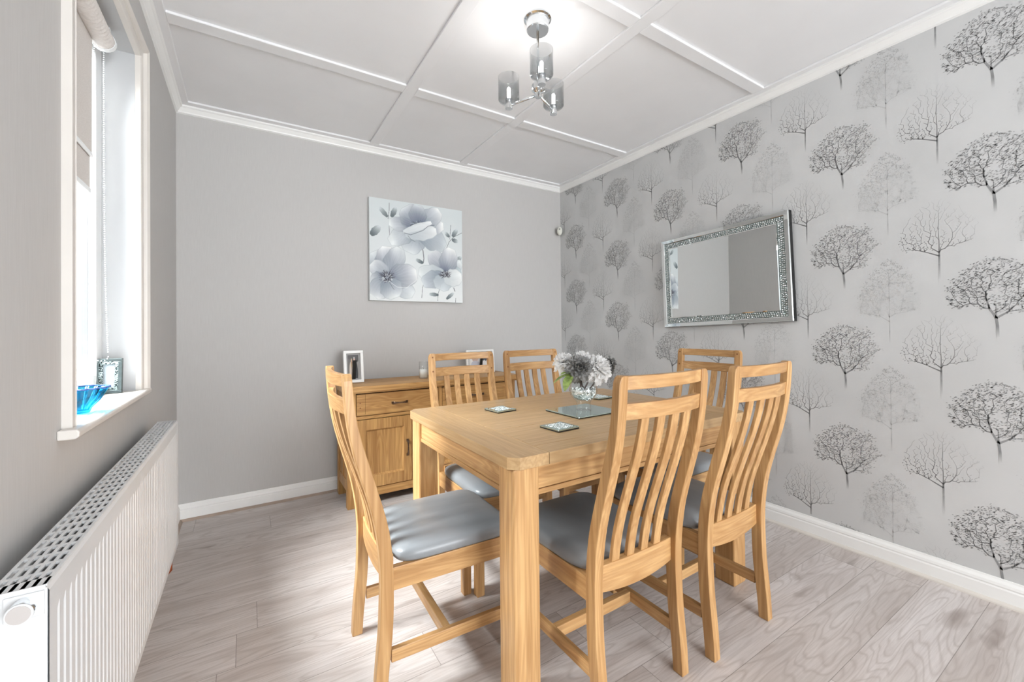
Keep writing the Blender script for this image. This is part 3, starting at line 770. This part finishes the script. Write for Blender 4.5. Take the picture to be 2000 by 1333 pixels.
def couple(U, V):
    im = np.ones(U.shape+(3,))*np.array((140, 135, 130))/255.
    im = blob(im, U, V, .5, .95, .7, .3, (70, 66, 64)); im = blob(im, U, V, .1, .35, .22, .5, (95, 90, 84))
    im = blob(im, U, V, .30, .30, .17, .42, (222, 205, 190)); im = blob(im, U, V, .34, .66, .07, .20, (226, 200, 160)); im = blob(im, U, V, .36, .70, .055, .09, (228, 190, 165))
    im = blob(im, U, V, .66, .25, .25, .52, (30, 30, 34)); im = blob(im, U, V, .62, .55, .045, .16, (225, 225, 225)); im = blob(im, U, V, .61, .52, .015, .12, (120, 110, 120))
    im = blob(im, U, V, .60, .80, .075, .10, (226, 180, 158)); im = blob(im, U, V, .60, .875, .075, .045, (190, 185, 180)); return im
def kids(U, V):
    im = np.ones(U.shape+(3,))*np.array((236, 234, 232))/255.
    im = blob(im, U, V, .28, .66, .14, .18, (205, 175, 160)); im = blob(im, U, V, .28, .76, .13, .10, (90, 80, 78)); im = blob(im, U, V, .28, .30, .2, .25, (190, 190, 200))
    im = blob(im, U, V, .66, .62, .05, .09, (70, 78, 90)); im = blob(im, U, V, .76, .60, .05, .09, (80, 84, 96)); im = blob(im, U, V, .86, .64, .05, .08, (190, 90, 80)); return im
def std_frame(name_label, loc, rz, W, H, b, fn, mount, group=None):
    t = thing('photo_frame', name_label, 'photo frame', loc, rz)
    ln = -.13; W2 = W/2
    link_mesh('frame', lean(boxes((-W2, W2, -.018, .004, 0, b), (-W2, W2, -.018, .004, H-b, H), (-W2, -W2+b, -.018, .004, b, H-b), (W2-b, W2, -.018, .004, b, H-b)), ln), M_WHITE, t, bevel=.0015)
    link_mesh('mount', lean(boxes((-W2+b, W2-b, -.004, 0, b, H-b)), ln), plain('grey_mount', srgb(*mount), .4, vary=.02), t)
    iw, ih = W-2*b-.022, H-2*b-.022
    p = painted('photo', fn, iw, ih, 44, 66, M_PHOTO, t, y=-.0046)
    p.data.transform(Matrix.Translation((0, 0, b+.011))); p.data.transform(Matrix.Rotation(ln, 4, 'X'))
    bm = bmesh.new(); box(bm, -.012, .012, .004, .006, .02, H*.72); link_mesh('stand', lean(bm, .22), M_BLACK, t)
    t.location.z += .0025
    return t
std_frame('white photo frame showing a couple, at the left end of the sideboard', (.606, 2.965, .768), math.radians(4), .128, .215, .018, couple, (150, 148, 146))
std_frame('wide white photo frame showing children, on the sideboard behind a far-side chair', (1.598, 3.02, .768), math.radians(-2), .245, .185, .014, kids, (196, 196, 196))
cd = thing('candle', 'white candle in a clear glass jar on the sideboard', 'candle', (1.085, 2.935, .768))
bm = bmesh.new(); lathe(bm, [(.001, .002), (.031, .002), (.0325, .006), (.0325, .122), (.0315, .123), (.0305, .121), (.0305, .008), (.001, .008)], 40); link_mesh('glass_jar', fixn(bm), M_CLEAR, cd, smooth=True)
bm = bmesh.new(); lathe(bm, [(.001, .009), (.0298, .009), (.0298, .066), (.027, .069), (.001, .068)], 40); link_mesh('wax', fixn(bm), M_WAX, cd, smooth=True)
bm = bmesh.new(); tube(bm, [(0, 0, .066), (.001, 0, .078)], .0011, 6); link_mesh('wick', bm, M_BLACK, cd)

# ------------------------------------------------------------------ tabletop things
def coaster(x, y, rz, lab):
    t = thing('coaster', lab, 'coaster', (x, y, TZ+.0005), rz, 'mirrored coasters on the dining table')
    return t
cs = coaster(.990, 1.245, math.radians(4), 'mirrored square coaster at the front of the table, left of the mirrored tray')
H_ = .0525
link_mesh('base', boxes((-H_+.001, H_-.001, -H_+.001, H_-.001, 0, .004)), M_BLACK, cs)
M_GLASSTOP = plain('greenish_mirror', srgb(190, 208, 202), .05, .85, vary=.02)
link_mesh('mirror_top', boxes((-H_, H_, -H_, H_, .004, .009)), M_GLASSTOP, cs, bevel=.001)
bm = bmesh.new(); rr = random.Random(4)
for i in range(260):
    bmesh.ops.create_icosphere(bm, subdivisions=1, radius=rr.uniform(.0013, .0024), matrix=Matrix.Translation((rr.uniform(-.036, .036), rr.uniform(-.036, .036), .0093)))
link_mesh('crystals', bm, M_GEM, cs)['kind'] = 'stuff'
bm = bmesh.new()
for sx in (-1, 1):
    for sy in (-1, 1): box(bm, sx*.044-.004, sx*.044+.004, sy*.044-.004, sy*.044+.004, -.0003, .0005)
for (x, y, rz, lab) in ((.983, 1.668, 6, 'mirrored square coaster at the back of the table, in front of a far-side chair'),
                        (1.575, 1.225, -3, 'mirrored square coaster seen through the slats of the near chair, right of the tray'),
                        (1.590, 1.665, 3, 'mirrored square coaster mostly hidden behind the flower vase')):
    c2 = copy_tree(cs); c2.location = (x, y, TZ+.0005); c2.rotation_euler = (0, 0, math.radians(rz)); c2['label'] = lab
bm.free()
tr = thing('mirror_tray', 'square mirrored glass tray beneath the flower vase', 'tray', (1.272, 1.430, TZ+.0005), math.radians(1.5))
link_mesh('base', boxes((-.124, .124, -.110, .110, 0, .003)), M_BLACK, tr)
link_mesh('mirror_top', boxes((-.125, .125, -.112, .112, .003, .008)), M_GLASSTOP, tr, bevel=.0025)
ZV = TZ+.009
vs = thing('flower_vase', 'clear footed glass vase half filled with crystals on the mirrored tray', 'vase', (1.278, 1.432, ZV))
bm = bmesh.new()
prof = [(.001, 0), (.033, 0), (.034, .003), (.032, .010), (.0315, .034), (.034, .040), (.046, .050), (.058, .066), (.0635, .085), (.062, .104), (.054, .122), (.046, .133)]
inner = [(.0445, .132), (.052, .121), (.0595, .104), (.061, .085), (.0555, .068), (.044, .054), (.030, .046), (.001, .044)]
lathe(bm, prof+inner, 56); link_mesh('glass_body', fixn(bm), M_CLEAR, vs, smooth=True)
bm = bmesh.new(); rr = random.Random(12)
lathe(bm, [(.001, .047), (.018, .047), (.039, .056), (.050, .070), (.054, .085), (.053, .093), (.03, .095), (.001, .094)], 32)
for i in range(1300):
    z = rr.uniform(.048, .096); R_ = interp([(.044, .020), (.054, .043), (.068, .054), (.085, .059), (.10, .058)], z)-.003
    a = rr.uniform(0, 2*PI); r = R_*(rr.random()**.35)
    s_ = rr.uniform(.0018, .0032)
    bmesh.ops.create_icosphere(bm, subdivisions=1, radius=s_, matrix=Matrix.Translation((r*math.cos(a), r*math.sin(a), z+.004*math.cos(a*2))))
cr = link_mesh('crystal_filling', bm, M_GEM, vs); cr['kind'] = 'stuff'
# flowers: each bloom is a thing standing in the vase
def petal(bm, c, yaw_, tilt, L, W, cup, ruffle, rng):
    n, m_ = 6, 6; grid = []
    Rz = Matrix.Rotation(yaw_, 3, 'Z')
    ph = rng.uniform(0, 6)
    for i in range(n+1):
        s_ = i/n; row = []
        wd = W*(math.sin(PI*min(1, s_*.80+.10))**.7)
        for j in range(m_+1):
            t_ = j/m_*2-1
            r = L*s_*math.cos(tilt+cup*s_); z = L*s_*math.sin(tilt+cup*s_)
            z += .12*W*t_*t_*2+ruffle*s_*math.sin(t_*6+ph)
            rad_ = r+ruffle*s_*math.cos(t_*5+ph)*.8-(.22*W*t_*t_)
            v = Rz @ Vector((max(rad_, -.002), wd*t_, z))
            row.append(bm.verts.new(Vector(c)+v))
        grid.append(row)
    for a, b in zip(grid, grid[1:]):
        for j in range(m_): bm.faces.new((a[j], a[j+1], b[j+1], b[j]))
def bloom(lab, pos, size, m, tiltdir, seed, layers=6, stem_to=None):
    rng = random.Random(seed)
    t = thing('flower', lab, 'flower', pos, 0, None)
    q = Vector((0, 0, 1)).rotation_difference(Vector(tiltdir).normalized()).to_matrix().to_4x4()
    bm = bmesh.new()
    for l in range(layers):
        k = l/(layers-1); cnt_ = 4+2*l
        for i in range(cnt_):
            petal(bm, (0, 0, .10*size*(1-k)-.1*size), 2*PI*i/cnt_+rng.uniform(-.25, .25)+l*.6, 1.50-1.35*k+rng.uniform(-.1, .1), size*(.42+.56*k)*rng.uniform(.90, 1.08), size*(.19+.17*k), .55-1.15*k, size*.075, rng)
    bmesh.ops.transform(bm, matrix=q, verts=bm.verts[:])
    link_mesh('petals', bm, m, t, smooth=True)
    bm = bmesh.new(); V0 = Vector((vs.location.x, vs.location.y, ZV+.085))-Vector(pos)
    e = V0+Vector((rng.uniform(-.018, .018), rng.uniform(-.018, .018), 0))
    st = q.to_3x3() @ Vector((0, 0, -.09*size))
    tube(bm, [st, st*.5+e*.4+Vector((0, 0, .006)), e], .0028, 6); link_mesh('stem', bm, M_STEM, t, smooth=True)
    return t
bx, by, bz = vs.location
FCT = (-.55, -.75, .35)
bloom('grey peony bloom facing the camera in the vase', (bx-.046, by-.026, bz+.192), .070, M_PETALG, (-.45, -.75, .28), 1, 8)
bloom('large white peony bloom at the front of the vase', (bx+.048, by-.045, bz+.188), .078, M_PETALW, (.15, -.75, .40), 2, 8)
bloom('white bloom at the left, behind the grey peony', (bx-.070, by+.055, bz+.215), .060, M_PETALW, (-.5, -.2, .7), 3, 5)
bloom('white bloom rising at the top of the bunch', (bx+.020, by+.030, bz+.222), .062, M_PETALW, (.0, -.2, .9), 6, 5)
bloom('small grey bloom at the right side of the bunch', (bx+.128, by-.045, bz+.205), .040, M_PETALG, (.6, -.4, .3), 4, 5)
bloom('grey bud low at the right behind the white peony', (bx+.130, by-.035, bz+.165), .032, M_PETALG, (.8, -.3, -.1), 5, 4)
def leaves(lab, pos, items, seed):
    t = thing('leaf_sprig', lab, 'leaves', pos); rng = random.Random(seed)
    for (a, el, L, W) in items:
        bm = bmesh.new(); n = 8; grid = []
        d_ = Vector((math.cos(a)*math.cos(el), math.sin(a)*math.cos(el), math.sin(el))); sd = Vector((-math.sin(a), math.cos(a), 0)); up = d_.cross(sd)
        for i in range(n+1):
            s_ = i/n; w_ = W*math.sin(PI*s_)**.7; c_ = d_*L*s_+Vector((0, 0, -.35*L*s_*s_))
            grid.append([bm.verts.new(c_+sd*w_*k-up*abs(k)*w_*-.3) for k in (-1, -.5, 0, .5, 1)])
        for p, q_ in zip(grid, grid[1:]):
            for j in range(4): bm.faces.new((p[j], p[j+1], q_[j+1], q_[j]))
        link_mesh('leaf', bm, M_GREEN, t, smooth=True)
    bm = bmesh.new(); e = Vector((bx, by, ZV+.09))-Vector(pos); tube(bm, [Vector((0, 0, 0)), e*.5+Vector((0, 0, .015)), e], .002, 6); link_mesh('stem', bm, M_STEM, t)
leaves('green leaf sprig hanging over the left of the vase', (bx-.075, by-.01, bz+.165), ((2.7, -.15, .085, .022), (3.6, -.45, .085, .021), (3.1, .35, .065, .017)), 1)
leaves('green leaf sprig at the upper right of the bunch', (bx+.085, by-.02, bz+.185), ((-.3, .9, .055, .015), (.4, .2, .05, .014), (-.9, -.2, .04, .013)), 2)

# ------------------------------------------------------------------ ceiling light
CX, CY = 1.088, 1.491
cl = thing('ceiling_light', 'chrome three-arm ceiling light with smoked glass shades', 'ceiling light', (CX, CY, ZC))
def cp(name, bm, m, par=None, **k):
    for v in bm.verts: v.co -= Vector(cl.location)
    return link_mesh(name, bm, m, par or cl, **k)
bm = bmesh.new(); lathe(bm, [(.001, ZC), (.060, ZC), (.060, ZC-.006), (.052, ZC-.010), (.049, ZC-.014), (.049, ZC-.052), (.046, ZC-.056), (.001, ZC-.056)], 48, (CX, CY, 0)); cp('ceiling_rose', fixn(bm), M_CHROME)
bm = bmesh.new(); tube(bm, [(CX, CY, ZC-.055), (CX, CY, 2.20)], .0055, 16); cp('stem', bm, M_CHROME, smooth=True)
bm = bmesh.new(); lathe(bm, [(.001, 2.205), (.012, 2.205), (.027, 2.198), (.029, 2.192), (.029, 2.170), (.022, 2.163), (.013, 2.158), (.013, 2.138), (.001, 2.138)], 36, (CX, CY, 0)); cp('hub', fixn(bm), M_CHROME)
for ang, rad_ in ((240, .132), (126, .140), (22, .132)):
    a = math.radians(ang); ax, ay = CX+rad_*math.cos(a), CY+rad_*math.sin(a)
    bm = bmesh.new(); tube(bm, [(CX+.012*math.cos(a), CY+.012*math.sin(a), 2.150), (ax, ay, 2.132)], .0055, 12); ar = cp('arm', bm, M_CHROME, smooth=True)
    bm = bmesh.new(); lathe(bm, [(.001, 2.118), (.0165, 2.118), (.0165, 2.160), (.001, 2.160)], 28, (ax, ay, 0)); cp('lamp_holder', fixn(bm), M_CHROME)
    bm = bmesh.new(); lathe(bm, [(.0165, 2.152), (.044, 2.153), (.0475, 2.158), (.0475, 2.262), (.0465, 2.262), (.0462, 2.160), (.0165, 2.1545)], 48, (ax, ay, 0)); cp('glass_shade', fixn(bm), M_SMOKE, smooth=True)
    bm = bmesh.new(); lathe(bm, [(.001, 2.161), (.0065, 2.161), (.0075, 2.170), (.0075, 2.208), (.004, 2.214), (.001, 2.215)], 20, (ax, ay, 0)); cp('bulb', fixn(bm), M_BULB, smooth=True)
    light('bulb_light', 'POINT', (ax, ay, 2.235), 0.6, (1, .98, .96), radius=.006)

# ------------------------------------------------------------------ wall mirror
mr = thing('wall_mirror', 'large rectangular wall mirror with crystal-studded silver border on the tree wallpaper', 'mirror', (XR-.001, 1.551, 1.4435))
MW, MH = .842, .616; th = math.radians(1.9)
# local frame: a along the wall towards the camera side (-y), b up, n out of the wall (-x)
def mloc(a, b, n):
    a2 = a*math.cos(th)-b*math.sin(th); b2 = a*math.sin(th)+b*math.cos(th); return (-n, -a2, b2)
def mbox(bm, a0, a1, b0, b1, n0, n1):
    v = [bm.verts.new(mloc(*p)) for p in ((a0, b0, n0), (a1, b0, n0), (a1, b1, n0), (a0, b1, n0), (a0, b0, n1), (a1, b0, n1), (a1, b1, n1), (a0, b1, n1))]
    for f in ((0, 3, 2, 1), (4, 5, 6, 7), (0, 1, 5, 4), (1, 2, 6, 5), (2, 3, 7, 6), (3, 0, 4, 7)): bm.faces.new([v[i] for i in f])
A, B = MW/2, MH/2
bm = bmesh.new(); mbox(bm, -A, A, -B, B, .002, .031); link_mesh('backing_board', fixn(bm), M_BLACK, mr)
S1, S2 = .027, .062
def pr(d_, n_): return [mloc(-A+d_, -B+d_, n_), mloc(A-d_, -B+d_, n_), mloc(A-d_, B-d_, n_), mloc(-A+d_, B-d_, n_)]
bm = bmesh.new(); loft(bm, [pr(.0005, .0312), pr(.001, .036), pr(.004, .041), pr(S1-.003, .0395), pr(S1, .037), pr(S1, .0312)], cap=False); link_mesh('bevelled_edge', fixn(bm), M_MIRROR, mr)
bm = bmesh.new(); loft(bm, [pr(S1, .0315), pr(S2, .0315)], cap=False); link_mesh('channel', fixn(bm), plain('dark_mirror_channel', srgb(160, 172, 170), .15, 1, vary=.1, scale=120), mr)
bm = bmesh.new(); rr = random.Random(5)
def gem(a, b, r, n_):
    r *= rr.uniform(.72, 1.08); a += rr.uniform(-.0012, .0012); b += rr.uniform(-.0012, .0012)
    bmesh.ops.create_icosphere(bm, subdivisions=1, radius=r, matrix=Matrix.Translation(mloc(a, b, n_)) @ Euler((rr.uniform(0, 3), rr.uniform(0, 3), 0)).to_matrix().to_4x4())
pitch = .0125
for row, dd in enumerate((S1+.0075, S1+.0175, S1+.0275)):
    L1 = A-dd; n = int(2*L1/pitch)
    for i in range(n+1):
        a = -L1+2*L1*i/n+(pitch/2 if row == 1 else 0)
        if abs(a) > L1: continue
        gem(a, B-dd, .0050, .0355); gem(a, -B+dd, .0050, .0355)
    L2 = B-dd; n = int(2*L2/pitch)
    for i in range(1, n):
        b = -L2+2*L2*i/n+(pitch/2 if row == 1 else 0)
        if abs(b) > L2-.006: continue
        gem(A-dd, b, .0050, .0355); gem(-A+dd, b, .0050, .0355)
link_mesh('crystal_border', bm, M_GEM, mr)['kind'] = 'stuff'
bm = bmesh.new(); loft(bm, [pr(S2, .0312), pr(S2, .041), pr(S2+.005, .0415), pr(S2+.005, .036)], cap=False); link_mesh('inner_trim', fixn(bm), M_MIRROR, mr)
bm = bmesh.new(); v4 = [bm.verts.new(p) for p in pr(S2+.004, .037)]; bm.faces.new(v4); v5 = [bm.verts.new(p) for p in pr(S2+.004, .0315)]; bm.faces.new(list(reversed(v5)))
for i in range(4): bm.faces.new((v4[i], v5[i], v5[(i+1) % 4], v4[(i+1) % 4]))
link_mesh('mirror_glass', fixn(bm), M_MIRROR, mr)

# ------------------------------------------------------------------ flower canvas
pc = thing('canvas_print', 'square canvas of three grey and white poppies on the grey back wall', 'picture', (1.1275, YB-.001, 1.341))
link_mesh('canvas_body', boxes((-.3725, .3725, -.034, 0, 0, .758)), plain('canvas_edge', srgb(214, 218, 218), .7, vary=.02), pc)
def crop_uv(px, py):
    # crop pixels of the canvas -> u right, v up (bilinear inverse, two passes)
    u, v = .5, .5
    for _ in range(12):
        tx = (120*(1-u)+1168*u)*(1-v)+(135*(1-u)+1182*u)*v; ty = (82*(1-u)+240*u)*(1-v)+(1262*(1-u)+1280*u)*v
        u += (px-tx)/1048; v += (py-ty)/1110
    return u, 1-v
def canvas(U, V):
    rng = np.random.RandomState(3)
    ns = np.zeros(U.shape)
    for k in range(1, 7):
        a = rng.rand()*6; ns += np.sin((U*math.cos(a)+V*math.sin(a))*k*9+rng.rand()*6)/k
    bg0, bg1 = np.array((214, 221, 222)), np.array((234, 237, 237))
    im = ((bg0+(bg1-bg0)*np.clip(.9-V+ns[..., ]*.05, 0, 1)[..., None]))/255.
    def petal_(cx, cy, tx, ty, wd, c_in, c_out, edge=.9, pw=.6):
        nonlocal im
        c0 = np.array(crop_uv(cx, cy)); t0 = np.array(crop_uv(tx, ty)); ax = t0-c0; L = np.hypot(*ax); ax = ax/L; w_ = wd/1100.
        x = (U-c0[0])*ax[0]+(V-c0[1])*ax[1]; y = -(U-c0[0])*ax[1]+(V-c0[1])*ax[0]
        s_ = np.clip(x/L, 0, 1); half = w_*np.sin(PI*np.clip(s_*.86+.07, 0, 1))**pw*(1+.05*np.sin(s_*17+ns*1.5))
        ins = (x > 0)&(x < L*(1+.02*ns))
        d_ = np.where(ins, (half-np.abs(y))/w_, -1); d_ = np.minimum(d_, (L-x)/w_*1.3)
        a = np.clip(d_/.05, 0, 1)*.93
        ang = np.arctan2(y, x+.02)
        streak = .5+.5*np.sin(ang*60+ns*3)*np.sin(ang*23+1)
        t_ = np.clip(s_**1.5+.20*(streak-.5)*(1-s_)+.10*ns, 0, 1)[..., None]
        colr = np.array(c_in)/255.*(1-t_)+np.array(c_out)/255.*t_
        sheen = np.exp(-((y/w_-.25)/.35)**2)[..., None]*.05*t_
        rim = np.clip(1-np.abs(d_-.05)/.06, 0, 1)[..., None]*.42
        colr = np.clip(colr+sheen, 0, 1)*(1-rim)+np.array((150, 160, 165))/255.*rim
        im = im*(1-a[..., None])+colr*a[..., None]
    G, G2, Wt, W2_ = (118, 126, 142), (146, 156, 168), (226, 231, 231), (238, 240, 239)
    def line(pts, wd, colr=(80, 84, 88), al=.9):
        nonlocal im
        P_2 = [np.array(crop_uv(*p)) for p in pts]
        dm = np.full(U.shape, 9.)
        for a, b in zip(P_2, P_2[1:]):
            ab = b-a; t_ = np.clip(((U-a[0])*ab[0]+(V-a[1])*ab[1])/(ab@ab+1e-9), 0, 1)
            dm = np.minimum(dm, np.hypot(U-a[0]-t_*ab[0], V-a[1]-t_*ab[1]))
        a = np.clip(1.4-dm/(wd/1100./2), 0, 1)[..., None]*al; im = im*(1-a)+np.array(colr)/255.*a
    for st in ([(326, 150), (326, 230), (316, 330)], [(326, 405), (333, 540)], [(1030, 400), (1018, 560)], [(1168, 490), (1060, 540), (1010, 590), (980, 660)], [(655, 605), (700, 690), (712, 780), (705, 830)], [(915, 1070), (880, 1180), (877, 1260)], [(715, 1060), (695, 1120), (690, 1230)], [(1070, 1115), (1085, 1150)], [(1095, 1230), (1092, 1278)]):
        line(st, 9 if st[0] in ((655, 605), (1070, 1115)) else 5)
    for (cx, cy, tx, ty, wd) in ((310, 310, 225, 200, 26), (350, 310, 400, 200, 30), (140, 520, 230, 420, 42), (1010, 535, 960, 480, 22), (1050, 530, 1110, 450, 28), (1045, 565, 1120, 590, 26), (705, 835, 620, 790, 22), (885, 1195, 775, 1185, 22), (980, 1240, 1070, 1170, 22), (1100, 810, 1165, 760, 26)):
        petal_(cx, cy, tx, ty, wd, (92, 102, 106), (200, 208, 210))
    # top poppy
    for a in ((640, 420, 540, 720, 150, G2, Wt), (640, 420, 330, 600, 110, G2, Wt), (640, 430, 960, 660, 140, G2, (206, 213, 215)), (640, 420, 320, 370, 90, G, Wt), (650, 420, 945, 410, 105, G, W2_), (650, 420, 900, 240, 115, G2, W2_), (640, 420, 500, 180, 150, G, Wt), (640, 420, 640, 170, 110, G, Wt)):
        petal_(*a)
    for k in range(70):
        a = rng.rand()*PI*1.15-.1; r = 25+50*rng.rand(); line([(645+20*math.cos(a), 400-15*math.sin(a)), (645+r*1.3*math.cos(a), 400-r*.75*math.sin(a))], 4, (45, 48, 56) if k % 3 else (190, 196, 200), .8)
    petal_(500, 500, 860, 470, 95, (196, 204, 208), W2_); petal_(480, 480, 800, 370, 42, (214, 220, 222), (244, 246, 246))
    line([(490, 490), (560, 512), (620, 490), (700, 460), (760, 410), (830, 400)], 7, (100, 106, 116), .8)
    line([(530, 520), (560, 560), (610, 590)], 5, (70, 74, 82), .6)
    # bottom left poppy
    for a in ((310, 1000, 170, 700, 120, G2, Wt), (310, 1000, 300, 640, 130, G, W2_), (310, 1000, 450, 660, 120, G, Wt), (310, 1000, 150, 830, 100, G2, W2_), (310, 1010, 150, 1080, 110, G, Wt), (310, 1010, 600, 1200, 110, G2, Wt), (320, 1000, 640, 960, 140, G, W2_), (310, 1010, 180, 1230, 120, G2, W2_), (310, 1010, 400, 1240, 130, G2, Wt)):
        petal_(*a)
    line([(350, 1060), (420, 1110), (520, 1115), (640, 1020)], 6, (236, 239, 238), .8); line([(330, 1050), (360, 1100), (385, 1140)], 5, (90, 94, 100), .7)
    for k in range(120):
        a = rng.rand()*2*PI; r = 30+65*rng.rand(); line([(310+20*math.cos(a), 1000+18*math.sin(a)), (310+r*math.cos(a), 985+r*.9*math.sin(a))], 4, (58, 56, 64), .55)
    for k in range(60):
        a = rng.rand()*2*PI; r = 62*rng.rand()**.5; line([(312+r*.8*math.cos(a), 1010+r*.7*math.sin(a)), (312+r*math.cos(a), 1010+r*.85*math.sin(a))], 8, (205, 211, 214) if k % 3 else (70, 70, 78), .9)
    # bottom right poppy
    for a in ((960, 960, 1165, 820, 90, G2, Wt), (960, 960, 1165, 930, 90, (150, 165, 170), (190, 202, 205)), (960, 960, 800, 700, 120, G, W2_), (965, 960, 1040, 660, 120, G, W2_), (960, 970, 650, 930, 105, (190, 199, 202), Wt), (960, 975, 690, 1060, 105, G2, (222, 228, 229)), (960, 980, 900, 1140, 120, (180, 190, 196), (212, 219, 221)), (950, 1010, 1175, 990, 110, (205, 212, 214), W2_)):
        petal_(*a)
    for k in range(90):
        a = rng.rand()*2*PI; r = 25+45*rng.rand(); line([(965+15*math.cos(a), 965+9*math.sin(a)), (965+r*1.25*math.cos(a), 962+r*.8*math.sin(a))], 4, (62, 58, 66), .6)
    for k in range(45):
        a = rng.rand()*2*PI; r = 52*rng.rand()**.5; line([(970+r*1.1*math.cos(a), 962+r*.55*math.sin(a)), (970+r*1.2*math.cos(a), 958+r*.6*math.sin(a))], 8, (178, 184, 190) if k % 2 else (64, 64, 74), .9)
    return np.clip(im, 0, 1)
painted('canvas_front', canvas, .743, .756, 300, 304, M_PAINT, pc, y=-.0345).location = (0, 0, .001)

# ------------------------------------------------------------------ motion sensor in the corner
ms = thing('motion_sensor', 'small oval cream alarm sensor high in the corner by the tree wallpaper', 'sensor', (XR-.050, YB-.052, 2.045), math.radians(-40))
bm = bmesh.new(); n = 28; rings = []
for y, k in ((.055, .70), (.030, .80), (.0, .98), (-.008, 1.0), (-.016, .95), (-.024, .78), (-.028, .5), (-.029, .05)):
    rings.append([(.026*k*math.copysign(abs(math.cos(2*PI*i/n))**.9, math.cos(2*PI*i/n)), y, .040*k*math.sin(2*PI*i/n)) for i in range(n)])
loft(bm, rings); link_mesh('sensor_housing', fixn(bm), M_PLASTIC, ms, smooth=True)
bm = bmesh.new(); tube(bm, [(0, -.0285, .014), (0, -.031, .014)], .007, 16); link_mesh('sensor_lens', bm, plain('grey_lens', srgb(150, 150, 145), .3), ms)
